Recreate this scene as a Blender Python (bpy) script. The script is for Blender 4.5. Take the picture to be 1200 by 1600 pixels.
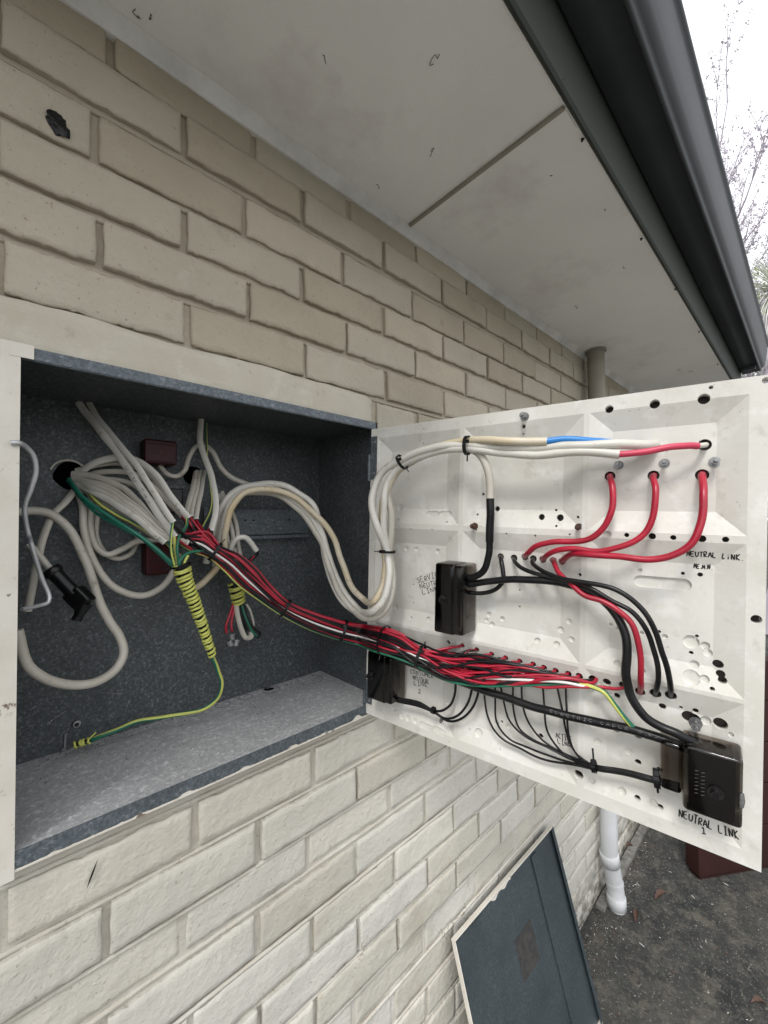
import bpy, bmesh, math, random
import numpy as np
from mathutils import Vector, Matrix, noise
random.seed(7)
scene = bpy.context.scene
COL = scene.collection
for o in list(bpy.data.objects): bpy.data.objects.remove(o)

# ------------------------------------------------------------------ camera
f_px = 624.08                     # focal length in pixels of the 1200x1600 photograph
yaw, pit, rol = math.radians(47.031), math.radians(1.699), math.radians(-0.832)
F = Vector((math.cos(yaw)*math.cos(pit), math.sin(yaw)*math.cos(pit), math.sin(pit)))
R = Vector((math.sin(yaw), -math.cos(yaw), 0)); U = R.cross(F)
R, U = R*math.cos(rol)+U*math.sin(rol), U*math.cos(rol)-R*math.sin(rol)
cd = bpy.data.cameras.new('camera'); cam = bpy.data.objects.new('camera', cd); COL.objects.link(cam)
cd.sensor_fit = 'VERTICAL'; cd.sensor_height = 36; cd.lens = f_px/1600*36
cd.clip_start = 0.01; cd.clip_end = 2000
cam.matrix_world = Matrix(((R.x, U.x, -F.x, 0), (R.y, U.y, -F.y, 0), (R.z, U.z, -F.z, 0), (0, 0, 0, 1)))
scene.camera = cam
# ------------------------------------------------------------------ sky, sun, exposure
SUN_EL, SUN_AZ = math.radians(50), math.radians(206)      # azimuth of the sun, counter-clockwise from +X
w = bpy.data.worlds.new('World'); scene.world = w; w.use_nodes = True
nt = w.node_tree; nt.nodes.clear()
wo = nt.nodes.new('ShaderNodeOutputWorld'); bg = nt.nodes.new('ShaderNodeBackground')
sk = nt.nodes.new('ShaderNodeTexSky'); sk.sky_type = 'NISHITA'; sk.sun_disc = False
sk.sun_elevation = SUN_EL; sk.sun_rotation = math.radians(90)-SUN_AZ
sk.air_density = 1.0; sk.dust_density = 4.0; sk.ozone_density = 1.0
hs_ = nt.nodes.new('ShaderNodeHueSaturation'); hs_.inputs['Saturation'].default_value = 0.18
nt.links.new(sk.outputs[0], hs_.inputs['Color'])
cl = nt.nodes.new('ShaderNodeMix'); cl.data_type = 'RGBA'; cl.inputs[0].default_value = .72      # an even cloud layer over the sky
cl.inputs[7].default_value = (6.6, 6.75, 6.9, 1)
nt.links.new(hs_.outputs[0], cl.inputs[6]); nt.links.new(cl.outputs[2], bg.inputs[0])
bg.inputs[1].default_value = 0.15
nt.links.new(bg.outputs[0], wo.inputs[0])
sd = bpy.data.lights.new('sun', 'SUN'); sd.energy = 1.15; sd.angle = math.radians(13); sd.color = (1, .97, .93)
sun = bpy.data.objects.new('sun', sd); COL.objects.link(sun)
sdir = Vector((math.cos(SUN_EL)*math.cos(SUN_AZ), math.cos(SUN_EL)*math.sin(SUN_AZ), math.sin(SUN_EL)))
sun.rotation_euler = sdir.to_track_quat('Z', 'Y').to_euler()
vs = scene.view_settings; vs.view_transform = 'Standard'; vs.look = 'None'; vs.gamma = 1; vs.exposure = .8

# ------------------------------------------------------------------ helpers
G = -1.775           # ground level; the lens is the origin
WY = 0.74            # face of the brick wall
def ray(u, v): return F+R*((u-600)/f_px)-U*((v-800)/f_px)
def ony(u, v, y): r = ray(u, v); return r*(y/r.y)
def onz(u, v, z): r = ray(u, v); return r*(z/r.z)
PO = Vector((.61603, .7, .22243)); EX = Vector((.18378, -.98198, -.04392)).normalized()
EZ = Vector((.00823, -.04314, .99903)); EZ = (EZ-EX*EZ.dot(EX)).normalized(); EN = EZ.cross(EX)
if EN.x > 0: EN = -EN
PW, PH = .679, .665
def pan(s, t, h=0): return PO+EX*s+EZ*t+EN*h
def st(u, v, h=0):
    r = ray(u, v); q = r*((PO+EN*h).dot(EN)/r.dot(EN))-PO
    return q.dot(EX), q.dot(EZ)
def P(u, v, d):
    """d >= .3: the point of this sight line at depth y=d; d < .3: at height d off the swung-out panel"""
    if d >= .3: return ony(u, v, d)
    s, t = st(u, v, d); return pan(s, t, d)
SC = [(.020, .228), (.237, .4535), (.462, .659)]; TC = [(-.023, -.218), (-.229, -.441), (-.447, -.644)]
BEV, DEP = .033, .011
def hs(s, t):
    for a, b in SC:
        if a < s < b:
            for c, d in TC:
                if d < t < c: return -min(min(s-a, b-s, c-t, t-d)/BEV, 1)*DEP
    return 0.

def link(o, parent=None):
    COL.objects.link(o)
    if parent: o.parent = parent
    return o
def tag(o, label=None, cat=None, group=None, kind=None):
    if label: o['label'] = label
    if cat: o['category'] = cat
    if group: o['group'] = group
    if kind: o['kind'] = kind
    return o
def empty(name, loc=(0, 0, 0)):
    o = bpy.data.objects.new(name, None); o.empty_display_size = .02; COL.objects.link(o); return o
class MB:
    def __init__(s): s.v = []; s.f = []; s.m = []; s.sm = []
    def add(s, vs_, fs, mi=0, smooth=False):
        b = len(s.v); s.v += [tuple(p) for p in vs_]
        for k, f in enumerate(fs):
            s.f.append([b+i for i in f]); s.m.append(mi if isinstance(mi, int) else mi[k]); s.sm.append(smooth)
    def box(s, o, a, b, c, mi=0):
        o = Vector(o); a = Vector(a); b = Vector(b); c = Vector(c)
        vs_ = [o, o+a, o+a+b, o+b, o+c, o+a+c, o+a+b+c, o+b+c]
        s.add(vs_, [(0, 3, 2, 1), (4, 5, 6, 7), (0, 1, 5, 4), (1, 2, 6, 5), (2, 3, 7, 6), (3, 0, 4, 7)], mi)
    def aabb(s, x0, x1, y0, y1, z0, z1, mi=0):
        s.box((x0, y0, z0), (x1-x0, 0, 0), (0, y1-y0, 0), (0, 0, z1-z0), mi)
    def tube(s, pts, rad, n=8, mi=0, flat=1., ref=None, stripe=None, cap=True, twist=0.):
        pts = [Vector(p) for p in pts]; N = len(pts)
        rr = rad if hasattr(rad, '__len__') else [rad]*N
        tg = [(pts[min(i+1, N-1)]-pts[max(i-1, 0)]).normalized() for i in range(N)]
        a = Vector(ref) if ref else (Vector((0, 0, 1)) if abs(tg[0].z) < .9 else Vector((1, 0, 0)))
        vs_ = []
        for i in range(N):
            a = (a-tg[i]*a.dot(tg[i]))
            a = a.normalized() if a.length > 1e-6 else tg[i].orthogonal().normalized()
            if ref:
                q = Vector(ref); q = q-tg[i]*q.dot(tg[i])
                if q.length > .2: a = q.normalized()
            b = tg[i].cross(a); th = twist*i
            for k in range(n):
                an = 2*math.pi*k/n+th
                vs_.append(pts[i]+a*(math.cos(an)*rr[i]*flat)+b*(math.sin(an)*rr[i]))
        fs = []; ms = []
        for i in range(N-1):
            for k in range(n):
                k2 = (k+1) % n; fs.append((i*n+k, i*n+k2, (i+1)*n+k2, (i+1)*n+k))
                ms.append(stripe if (stripe is not None and k < max(2, n//4)) else mi)
        s.add(vs_, fs, ms, True)
        if cap:
            s.add(vs_[:n], [tuple(range(n))[::-1]], mi); s.add(vs_[-n:], [tuple(range(n))], mi)
    def cyl(s, c, ax, r, h, n=16, mi=0, r2=None, smooth=True):
        c = Vector(c); ax = Vector(ax).normalized(); a = ax.orthogonal().normalized(); b = ax.cross(a)
        r2 = r if r2 is None else r2
        lo = [c+a*math.cos(2*math.pi*k/n)*r+b*math.sin(2*math.pi*k/n)*r for k in range(n)]
        hi = [c+ax*h+a*math.cos(2*math.pi*k/n)*r2+b*math.sin(2*math.pi*k/n)*r2 for k in range(n)]
        s.add(lo+hi, [(k, (k+1) % n, n+(k+1) % n, n+k) for k in range(n)], mi, smooth)
        s.add(lo, [tuple(range(n))[::-1]], mi); s.add(hi, [tuple(range(n))], mi)
    def build(s, name, mats, parent=None, fix=False):
        me = bpy.data.meshes.new(name); me.from_pydata(s.v, [], s.f)
        if not isinstance(mats, (list, tuple)): mats = [mats]
        for m in mats: me.materials.append(m)
        me.polygons.foreach_set('material_index', s.m); me.polygons.foreach_set('use_smooth', s.sm)
        if fix:
            bm = bmesh.new(); bm.from_mesh(me); bmesh.ops.remove_doubles(bm, verts=bm.verts, dist=1e-5)
            bmesh.ops.recalc_face_normals(bm, faces=bm.faces); bm.to_mesh(me); bm.free()
        me.update()
        return link(bpy.data.objects.new(name, me), parent)
def bevel(o, wd, seg=2):
    me = o.data; bm = bmesh.new(); bm.from_mesh(me)
    bmesh.ops.remove_doubles(bm, verts=bm.verts, dist=1e-5)
    es = [e for e in bm.edges if len(e.link_faces) == 2 and e.calc_face_angle(0) > .5]
    bmesh.ops.bevel(bm, geom=es, offset=wd, segments=seg, affect='EDGES', profile=.5)
    bm.to_mesh(me); bm.free()
    return o
def cut(o, cutter):
    m = o.modifiers.new('b', 'BOOLEAN'); m.operation = 'DIFFERENCE'; m.solver = 'EXACT'; m.use_self = True; m.object = cutter
    bpy.context.view_layer.update()
    me = bpy.data.meshes.new_from_object(o.evaluated_get(bpy.context.evaluated_depsgraph_get()))
    o.modifiers.clear(); old = o.data; o.data = me; me.name = old.name
    bpy.data.objects.remove(cutter)
def spline(pts, per=7):
    pts = [Vector(p) for p in pts]
    if len(pts) < 3: return [pts[0].lerp(pts[-1], i/4) for i in range(5)]
    q = [pts[0]*2-pts[1]]+pts+[pts[-1]*2-pts[-2]]; out = []
    for i in range(1, len(q)-2):
        p0, p1, p2, p3 = q[i-1], q[i], q[i+1], q[i+2]
        t0 = 0; t1 = max((p1-p0).length, 1e-5)**.5; t2 = t1+max((p2-p1).length, 1e-5)**.5; t3 = t2+max((p3-p2).length, 1e-5)**.5
        for k in range(per):
            t = t1+(t2-t1)*k/per
            a1 = p0*((t1-t)/(t1-t0))+p1*((t-t0)/(t1-t0)); a2 = p1*((t2-t)/(t2-t1))+p2*((t-t1)/(t2-t1)); a3 = p2*((t3-t)/(t3-t2))+p3*((t-t2)/(t3-t2))
            b1 = a1*((t2-t)/(t2-t0))+a2*((t-t0)/(t2-t0)); b2 = a2*((t3-t)/(t3-t1))+a3*((t-t1)/(t3-t1))
            out.append(b1*((t2-t)/(t2-t1))+b2*((t-t1)/(t2-t1)))
    out.append(pts[-1]); return out

GL = {'A': [[(0, 0), (.45, 1), (.95, 0)], [(.2, .38), (.78, .4)]], 'C': [[(.85, .85), (.4, 1), (.05, .55), (.35, .03), (.85, .12)]], 'E': [[(.85, 1), (.1, .97), (.08, 0), (.85, .02)], [(.1, .52), (.7, .54)]],
 'I': [[(.5, 1), (.48, 0)], [(.2, 1), (.8, 1)], [(.15, 0), (.85, 0)]], 'i': [[(.5, .6), (.48, 0)], [(.5, .95), (.52, .88)]], 'K': [[(.1, 1), (.12, 0)], [(.85, 1), (.12, .45), (.9, 0)]], 'L': [[(.1, 1), (.1, .02), (.8, .05)]],
 'M': [[(0, 0), (.12, 1), (.48, .3), (.82, 1), (.98, 0)]], 'N': [[(.05, 0), (.1, 1), (.8, .02), (.88, 1)]], 'O': [[(.5, 1), (.08, .6), (.35, 0), (.85, .3), (.8, .8), (.5, 1)]], 'P': [[(.1, 0), (.12, 1), (.75, .88), (.7, .5), (.12, .42)]],
 'R': [[(.1, 0), (.12, 1), (.75, .88), (.65, .52), (.12, .45), (.85, 0)]], 'S': [[(.85, .88), (.4, 1), (.1, .75), (.8, .35), (.5, 0), (.08, .12)]], 'T': [[(.5, 1), (.48, 0)], [(0, .98), (1, 1)]], 'U': [[(.08, 1), (.1, .2), (.5, 0), (.85, .25), (.9, 1)]],
 'V': [[(.05, 1), (.45, 0), (.95, 1)]], '1': [[(.2, .75), (.5, 1), (.5, 0)], [(.15, 0), (.9, 0)]], '2': [[(.1, .8), (.5, 1), (.85, .7), (.1, .02), (.95, .02)]], '3': [[(.1, .95), (.8, .85), (.4, .52), (.85, .25), (.1, 0)]], '5': [[(.85, 1), (.2, 1), (.15, .58), (.8, .45), (.6, 0), (.1, .05)]],
 '.': [[(.35, .02), (.5, .06)]], 'G': [[(.85, .85), (.4, 1), (.05, .5), (.4, 0), (.88, .2), (.88, .5), (.5, .48)]], 'D': [[(.1, 0), (.1, 1), (.8, .7), (.75, .2), (.1, 0)]], 'B': [[(.1, 0), (.1, 1), (.75, .8), (.15, .52), (.85, .25), (.1, 0)]],
 '0': [[(.5, 1), (.1, .5), (.5, 0), (.9, .5), (.5, 1)]], '6': [[(.8, 1), (.2, .5), (.4, 0), (.85, .25), (.2, .42)]], '/': [[(.1, 0), (.9, 1)]], 'k': [[(.1, 1), (.12, 0)], [(.8, .65), (.12, .3), (.85, 0)]], 'n': [[(.1, 0), (.15, .65), (.7, .6), (.8, 0)]]}
def strokes(text, adv=1.25, jit=.05):
    out = []; x = 0
    for ch in text:
        if ch != ' ':
            dy = random.uniform(-jit, jit)
            
            sc_ = random.uniform(.85, 1.12); sl = random.uniform(-.08, .16)
            for s in GL[ch]: out.append([(x+a+sl*b+random.uniform(-.04, .04), b*sc_+dy+random.uniform(-.04, .04)) for a, b in s])
        x += adv if ch != '.' else .8
    return out, x-adv+1
# ------------------------------------------------------------------ materials
def mat(name, base, rough=.5, metal=0., var=None, vscale=8., spots=None, bump=0., bscale=60., spec=.5, coords='Object', alpha=None, extra=None, bump2=None):
    m = bpy.data.materials.new(name); m.use_nodes = True; n = m.node_tree; L = n.links
    b = n.nodes['Principled BSDF']; b.inputs['Roughness'].default_value = rough; b.inputs['Metallic'].default_value = metal
    b.inputs['Specular IOR Level'].default_value = spec
    b.inputs['Base Color'].default_value = (*base, 1)
    tc = n.nodes.new('ShaderNodeTexCoord'); co = tc.outputs[coords]
    def noi(sc, det=5, ro=.6, dist=0.):
        x = n.nodes.new('ShaderNodeTexNoise'); x.inputs['Scale'].default_value = sc; x.inputs['Detail'].default_value = det
        x.inputs['Roughness'].default_value = ro; x.inputs['Distortion'].default_value = dist; L.new(co, x.inputs['Vector']); return x.outputs[0]
    def ramp(src, a, c, ca=(0, 0, 0, 1), cb=(1, 1, 1, 1)):
        x = n.nodes.new('ShaderNodeValToRGB'); x.color_ramp.elements[0].position = a; x.color_ramp.elements[1].position = c
        x.color_ramp.elements[0].color = ca; x.color_ramp.elements[1].color = cb; L.new(src, x.inputs[0]); return x.outputs[0]
    def mix(fac, a, c):
        x = n.nodes.new('ShaderNodeMix'); x.data_type = 'RGBA'
        if isinstance(fac, float): x.inputs[0].default_value = fac
        else: L.new(fac, x.inputs[0])
        for i, q in ((6, a), (7, c)):
            if isinstance(q, tuple): x.inputs[i].default_value = (*q, 1)
            else: L.new(q, x.inputs[i])
        return x.outputs[2]
    cur = base
    if var: cur = mix(ramp(noi(vscale), .35, .65), base, var)
    if spots:
        for (c2, sc, lo, hi, amt) in spots:
            fac = ramp(noi(sc, 6, .65), lo, hi); mm = n.nodes.new('ShaderNodeMath'); mm.operation = 'MULTIPLY'; mm.inputs[1].default_value = amt
            L.new(fac, mm.inputs[0]); cur = mix(mm.outputs[0], cur, c2)
    if extra: cur = extra(n, L, co, noi, ramp, mix, cur, b)
    if cur is not base: L.new(cur, b.inputs['Base Color'])
    if bump:
        bn = n.nodes.new('ShaderNodeBump'); bn.inputs['Strength'].default_value = 1; bn.inputs['Distance'].default_value = bump
        L.new(noi(bscale, 8, .65), bn.inputs['Height']); last = bn
        if bump2:
            b2 = n.nodes.new('ShaderNodeBump'); b2.inputs['Distance'].default_value = bump2[0]
            L.new(ramp(noi(bump2[1], 3), bump2[2], bump2[3]), b2.inputs['Height']); L.new(bn.outputs[0], b2.inputs['Normal']); last = b2
        L.new(last.outputs[0], b.inputs['Normal'])
    return m
def ex_wall(n, L, co, noi, ramp, mix, cur, b):
    # yellower paint high up, darkened to paint in the eave's shade, chalky low down
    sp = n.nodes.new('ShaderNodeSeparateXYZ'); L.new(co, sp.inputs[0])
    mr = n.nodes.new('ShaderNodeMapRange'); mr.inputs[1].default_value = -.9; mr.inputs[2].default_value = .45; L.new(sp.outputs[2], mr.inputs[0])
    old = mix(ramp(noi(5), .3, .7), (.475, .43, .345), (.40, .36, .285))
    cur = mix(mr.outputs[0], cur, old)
    # thin grime lines and pin-prick dirt
    sc2 = n.nodes.new('ShaderNodeMath'); sc2.operation = 'MULTIPLY'; L.new(ramp(noi(150, 3, .6), .64, .72), sc2.inputs[0]); L.new(ramp(noi(6, 3, .6), .30, .58), sc2.inputs[1])
    cur = mix(sc2.outputs[0], cur, (.30, .26, .20))
    # hair cracks
    vo = n.nodes.new('ShaderNodeTexVoronoi'); vo.feature = 'DISTANCE_TO_EDGE'; vo.inputs['Scale'].default_value = 7; L.new(co, vo.inputs['Vector'])
    wn = n.nodes.new('ShaderNodeTexNoise'); wn.inputs['Scale'].default_value = 30; wn.inputs['Detail'].default_value = 5; L.new(co, wn.inputs['Vector'])
    mv = n.nodes.new('ShaderNodeVectorMath'); mv.operation = 'MULTIPLY_ADD'; L.new(wn.outputs['Color'], mv.inputs[0]); mv.inputs[1].default_value = (.08, .08, .08); L.new(co, mv.inputs[2]); L.new(mv.outputs[0], vo.inputs['Vector'])
    cm = n.nodes.new('ShaderNodeMath'); cm.operation = 'MULTIPLY'; L.new(ramp(vo.outputs['Distance'], .003, .010, (1, 1, 1, 1), (0, 0, 0, 1)), cm.inputs[0]); L.new(ramp(noi(3.1, 3, .5), .66, .70), cm.inputs[1])
    cur = mix(cm.outputs[0], cur, (.24, .20, .15))
    cur = mix(ramp(noi(12, 8, .75), .58, .74), cur, (.50, .46, .38))
    cur = mix(ramp(noi(3.5, 4, .6), .62, .80), cur, (.42, .38, .30))
    cur = mix(ramp(noi(8, 7, .75), .60, .78), cur, (.33, .29, .22))
    # dark blotches, denser towards the foot of the wall
    m2 = n.nodes.new('ShaderNodeMapRange'); m2.inputs[1].default_value = -1.52; m2.inputs[2].default_value = -1.76; L.new(sp.outputs[2], m2.inputs[0])
    mm = n.nodes.new('ShaderNodeMath'); mm.operation = 'MULTIPLY'; L.new(m2.outputs[0], mm.inputs[0]); L.new(ramp(noi(22), .42, .6), mm.inputs[1])
    cur = mix(mm.outputs[0], cur, (.09, .085, .07))
    return cur
def toned(t):
    def ex(n, L, co, noi, ramp, mix, cur, b):
        cur = ex_wall(n, L, co, noi, ramp, mix, cur, b); x = n.nodes.new('ShaderNodeMix'); x.data_type = 'RGBA'; x.blend_type = 'MULTIPLY'; x.inputs[0].default_value = 1
        L.new(cur, x.inputs[6]); x.inputs[7].default_value = (*t, 1); return x.outputs[2]
    return ex
M = {}
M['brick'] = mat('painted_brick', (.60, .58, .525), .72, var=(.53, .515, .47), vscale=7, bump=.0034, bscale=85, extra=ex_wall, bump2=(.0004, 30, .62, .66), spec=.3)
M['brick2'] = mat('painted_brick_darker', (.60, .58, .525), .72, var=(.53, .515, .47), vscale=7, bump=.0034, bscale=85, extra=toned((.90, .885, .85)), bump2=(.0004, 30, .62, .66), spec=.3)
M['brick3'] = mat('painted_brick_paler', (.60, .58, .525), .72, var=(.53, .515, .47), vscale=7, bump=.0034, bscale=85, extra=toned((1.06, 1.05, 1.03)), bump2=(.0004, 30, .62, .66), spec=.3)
def ex_mortar(n, L, co, noi, ramp, mix, cur, b):
    # brown dirt lodged in the joints, deepened higher up to paint in shade
    cur = ex_wall(n, L, co, noi, ramp, mix, cur, b)
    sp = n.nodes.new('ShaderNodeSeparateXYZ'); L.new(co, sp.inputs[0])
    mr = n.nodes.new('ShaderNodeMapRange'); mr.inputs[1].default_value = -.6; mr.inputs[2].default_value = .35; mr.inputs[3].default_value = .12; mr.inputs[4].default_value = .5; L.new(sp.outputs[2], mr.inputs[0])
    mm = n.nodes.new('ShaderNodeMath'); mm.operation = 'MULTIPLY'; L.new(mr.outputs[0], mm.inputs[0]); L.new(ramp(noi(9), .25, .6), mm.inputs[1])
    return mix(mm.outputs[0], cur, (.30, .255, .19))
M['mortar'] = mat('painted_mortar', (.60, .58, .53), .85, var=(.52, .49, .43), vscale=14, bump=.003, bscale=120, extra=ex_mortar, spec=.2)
M['render'] = mat('cement_patch', (.47, .43, .35), .75, var=(.51, .475, .40), vscale=12, bump=.003, bscale=50, spots=[((.56, .53, .46), 16, .5, .62, .7), ((.36, .32, .25), 28, .62, .70, .5)], spec=.3)
def galv(name, a, b_, c, metal, rough, amt=.8, nsc=170):
    def ex(n, L, co, noi, ramp, mix, cur, b):
        vo = n.nodes.new('ShaderNodeTexVoronoi'); vo.inputs['Scale'].default_value = 260; L.new(co, vo.inputs['Vector'])
        bw = n.nodes.new('ShaderNodeRGBToBW'); L.new(vo.outputs['Color'], bw.inputs[0])
        cur = mix(ramp(bw.outputs[0], .2, .85), a, b_)
        mm = n.nodes.new('ShaderNodeMath'); mm.operation = 'MULTIPLY'; mm.inputs[1].default_value = amt
        L.new(ramp(noi(nsc, 6, .8), .52, .66), mm.inputs[0]); cur = mix(mm.outputs[0], cur, c)
        m2 = n.nodes.new('ShaderNodeMath'); m2.operation = 'MULTIPLY'; m2.inputs[1].default_value = .5
        L.new(ramp(noi(6, 5, .6), .45, .75), m2.inputs[0]); return mix(m2.outputs[0], cur, tuple(x*.55 for x in a))
    return mat(name, a, rough, metal, extra=ex, bump=.0002, bscale=300)
M['galv'] = galv('galvanised_steel', (.052, .060, .064), (.086, .097, .102), (.27, .29, .305), .3, .55, .7)
M['galv_floor'] = galv('chalky_lit_galvanised_floor', (.37, .375, .385), (.50, .505, .515), (.84, .84, .85), .1, .6, .95, 85)  # chalky zinc, painted paler still for the light that reaches the floor
M['galv_lip'] = galv('galvanised_lip', (.075, .092, .105), (.12, .14, .16), (.32, .35, .38), .3, .5, .6)
M['chip'] = mat('chipped_cream_paint', (.66, .63, .57), .6, var=(.60, .56, .49), vscale=14, bump=.0006, bscale=60, spots=[((.12, .08, .06), 19, .64, .67, .9), ((.35, .30, .24), 60, .61, .68, .6), ((.25, .20, .15), 130, .66, .70, .6)])
M['panelp'] = mat('cream_moulded_panel', (.64, .63, .59), .45, var=(.58, .565, .52), vscale=9, bump=.0006, bscale=50, spots=[((.42, .40, .36), 38, .58, .72, .55), ((.22, .20, .17), 90, .67, .71, .6), ((.72, .72, .70), 24, .54, .66, .6), ((.36, .33, .28), 7, .60, .78, .4)], spec=.45)
M['brown'] = mat('dark_hole_backing', (.035, .022, .018), .5, bump=.0003)
M['soffit'] = mat('soffit_paint', (.82, .815, .80), .7, var=(.77, .765, .75), vscale=3, bump=.0008, bscale=300, spots=[((.22, .19, .16), 26, .755, .775, .8), ((.46, .42, .40), 4, .55, .8, .5), ((.28, .25, .2), 75, .74, .76, .6)])
M['cornice'] = mat('cornice_paint', (.72, .73, .71), .6, var=(.54, .54, .52), vscale=10, bump=.001, bscale=60, spots=[((.25, .22, .18), 40, .68, .72, .7)])
M['gutter'] = mat('grey_green_gutter', (.060, .066, .070), .42, spec=.06, var=(.050, .055, .058), vscale=5, bump=.0002, bscale=200, spots=[((.07, .078, .075), 30, .62, .75, .4)])
M['fascia'] = mat('grey_green_fascia', (.056, .062, .054), .6, spec=.05, var=(.050, .057, .051), vscale=4, bump=.0003, bscale=150)
M['roof'] = mat('roof_sheet', (.07, .08, .08), .5)
M['black'] = mat('black_pvc', (.004, .004, .005), .30, spec=.28, var=(.012, .012, .013), vscale=40, bump=.0002, bscale=90)
M['blackt'] = mat('black_nylon', (.004, .004, .005), .3, spec=.35)
M['void'] = mat('dark_void', (.002, .002, .002), 1., spec=0.)
M['smoke0'] = mat('black_bakelite', (.009, .008, .008), .25)
M['red'] = mat('red_pvc', (.40, .012, .035), .34, var=(.28, .008, .024), vscale=30, spots=[((.46, .10, .11), 60, .62, .74, .5)])
M['pink'] = mat('red_sleeve', (.56, .05, .10), .42, var=(.48, .04, .085), vscale=40)
M['dred'] = mat('dark_red_plastic', (.045, .004, .006), .4, spec=.25, var=(.028, .003, .004), vscale=30)
M['white'] = mat('white_pvc_sheath', (.50, .475, .42), .45, var=(.44, .41, .355), vscale=18, bump=.0003, bscale=60, spots=[((.18, .14, .10), 34, .60, .72, .6), ((.12, .09, .06), 120, .68, .73, .6)])
M['whitec'] = mat('clean_white_sheath', (.60, .585, .54), .42, var=(.54, .52, .47), vscale=14, bump=.0003, bscale=40, spots=[((.30, .25, .18), 45, .60, .72, .6), ((.14, .11, .08), 120, .68, .72, .5)])
M['tan'] = mat('heat_stained_sheath', (.58, .53, .43), .45, var=(.50, .40, .24), vscale=9, spots=[((.26, .16, .07), 30, .60, .7, .7), ((.12, .08, .05), 110, .66, .72, .6)])
M['wwire'] = mat('white_wire', (.68, .67, .65), .35)
M['blue'] = mat('blue_sleeve', (.025, .20, .55), .4)
M['green'] = mat('green_pvc', (.012, .13, .075), .38)
M['teal'] = mat('teal_green_pvc', (.012, .15, .10), .36)
M['yellow'] = mat('yellow_pvc', (.55, .56, .12), .42, var=(.47, .50, .13), vscale=60)
M['ygreen'] = mat('green_yellow_pvc', (.20, .27, .07), .4)
M['steel'] = mat('zinc_steel', (.36, .37, .38), .35, .8, var=(.22, .22, .22), vscale=120)
M['rusty'] = mat('rusty_steel', (.12, .06, .035), .7, .3, var=(.06, .035, .03), vscale=90)
M['rod'] = mat('worn_silver_rod', (.55, .56, .57), .38, .55, var=(.40, .41, .43), vscale=30, spots=[((.14, .15, .17), 28, .58, .62, .9)])
M['ink'] = mat('marker_ink', (.010, .010, .012), .5)
M['inkw'] = mat('white_print', (.5, .5, .5), .5)
M['inkp'] = mat('faded_white_print', (.30, .30, .30), .5)
M['mark'] = mat('worn_marks', (.09, .085, .08), .5, var=(.03, .03, .03), vscale=160)
M['upvc'] = mat('white_pipe_pvc', (.55, .57, .585), .4, var=(.49, .50, .51), vscale=6, spots=[((.34, .32, .28), 24, .64, .75, .5)])
M['pipeb'] = mat('beige_painted_pipe', (.30, .275, .22), .6, var=(.25, .23, .19), vscale=12)
M['maroon'] = mat('maroon_paint', (.034, .013, .011), .7, spec=.2, var=(.026, .010, .009), vscale=6, bump=.002, bscale=30, spots=[((.11, .045, .035), 22, .66, .74, .5)])
M['lcov'] = galv('cover_inner_steel', (.040, .054, .062), (.060, .076, .086), (.15, .175, .19), .25, .5, .5)
M['residue'] = mat('label_residue', (.022, .022, .023), .8, var=(.045, .042, .040), vscale=60)
M['leaf'] = mat('dead_leaf', (.055, .026, .018), .6, var=(.11, .060, .040), vscale=60)
M['clear'] = mat('clear_plastic', (.45, .45, .45), .15)
M['clear'].node_tree.nodes['Principled BSDF'].inputs['Transmission Weight'].default_value = .55
M['kerb'] = mat('rough_concrete_strip', (.24, .235, .22), .9, var=(.10, .095, .085), vscale=25, bump=.006, bscale=50)
M['conc'] = mat('bounce_path_concrete', (.25, .24, .22), .9, var=(.19, .185, .17), vscale=3, bump=.003, bscale=60)
M['twig'] = mat('pale_twig', (.55, .50, .56), .8)
M['frond'] = mat('grey_green_frond', (.50, .53, .42), .5, var=(.70, .70, .64), vscale=5)
M['frondy'] = mat('yellow_green_leaf', (.24, .32, .06), .5)
M['bush'] = mat('dense_leaf', (.10, .12, .08), .6, var=(.42, .43, .40), vscale=9)
def smoky(name, tint, fac):
    m = bpy.data.materials.new(name); m.use_nodes = True; n = m.node_tree; L = n.links; n.nodes.clear()
    o = n.nodes.new('ShaderNodeOutputMaterial'); t = n.nodes.new('ShaderNodeBsdfTransparent'); t.inputs[0].default_value = (*tint, 1)
    g = n.nodes.new('ShaderNodeBsdfGlossy'); g.inputs['Roughness'].default_value = .10; g.inputs[0].default_value = (.9, .9, .9, 1)
    fr = n.nodes.new('ShaderNodeFresnel'); fr.inputs[0].default_value = 1.45; mx = n.nodes.new('ShaderNodeMixShader')
    L.new(fr.outputs[0], mx.inputs[0]); L.new(t.outputs[0], mx.inputs[1]); L.new(g.outputs[0], mx.inputs[2]); L.new(mx.outputs[0], o.inputs[0]); return m
M['smoke'] = smoky('smoked_plastic', (.32, .27, .235), .1)
M['smoked'] = smoky('dark_smoked_plastic', (.13, .105, .095), .1)
M['clearp'] = smoky('clear_connector_plastic', (.80, .80, .80), .1)
def ground_mat():
    def ex(n, L, co, noi, ramp, mix, cur, b):
        cur = mix(ramp(noi(2.6, 6, .7), .38, .62), (.024, .026, .027), (.072, .071, .064))
        cur = mix(ramp(noi(14, 6, .7), .5, .7), cur, (.12, .112, .095))
        cur = mix(ramp(noi(85, 4, .7), .55, .72), cur, (.16, .15, .13))
        cur = mix(ramp(noi(150, 2, .6), .70, .74), cur, (.42, .40, .36))
        return mix(ramp(noi(60, 4, .7), .58, .70), cur, (.022, .021, .018))
    return mat('weathered_asphalt', (.06, .06, .055), .9, extra=ex, bump=.006, bscale=95, spec=.2)
M['ground'] = ground_mat()

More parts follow.
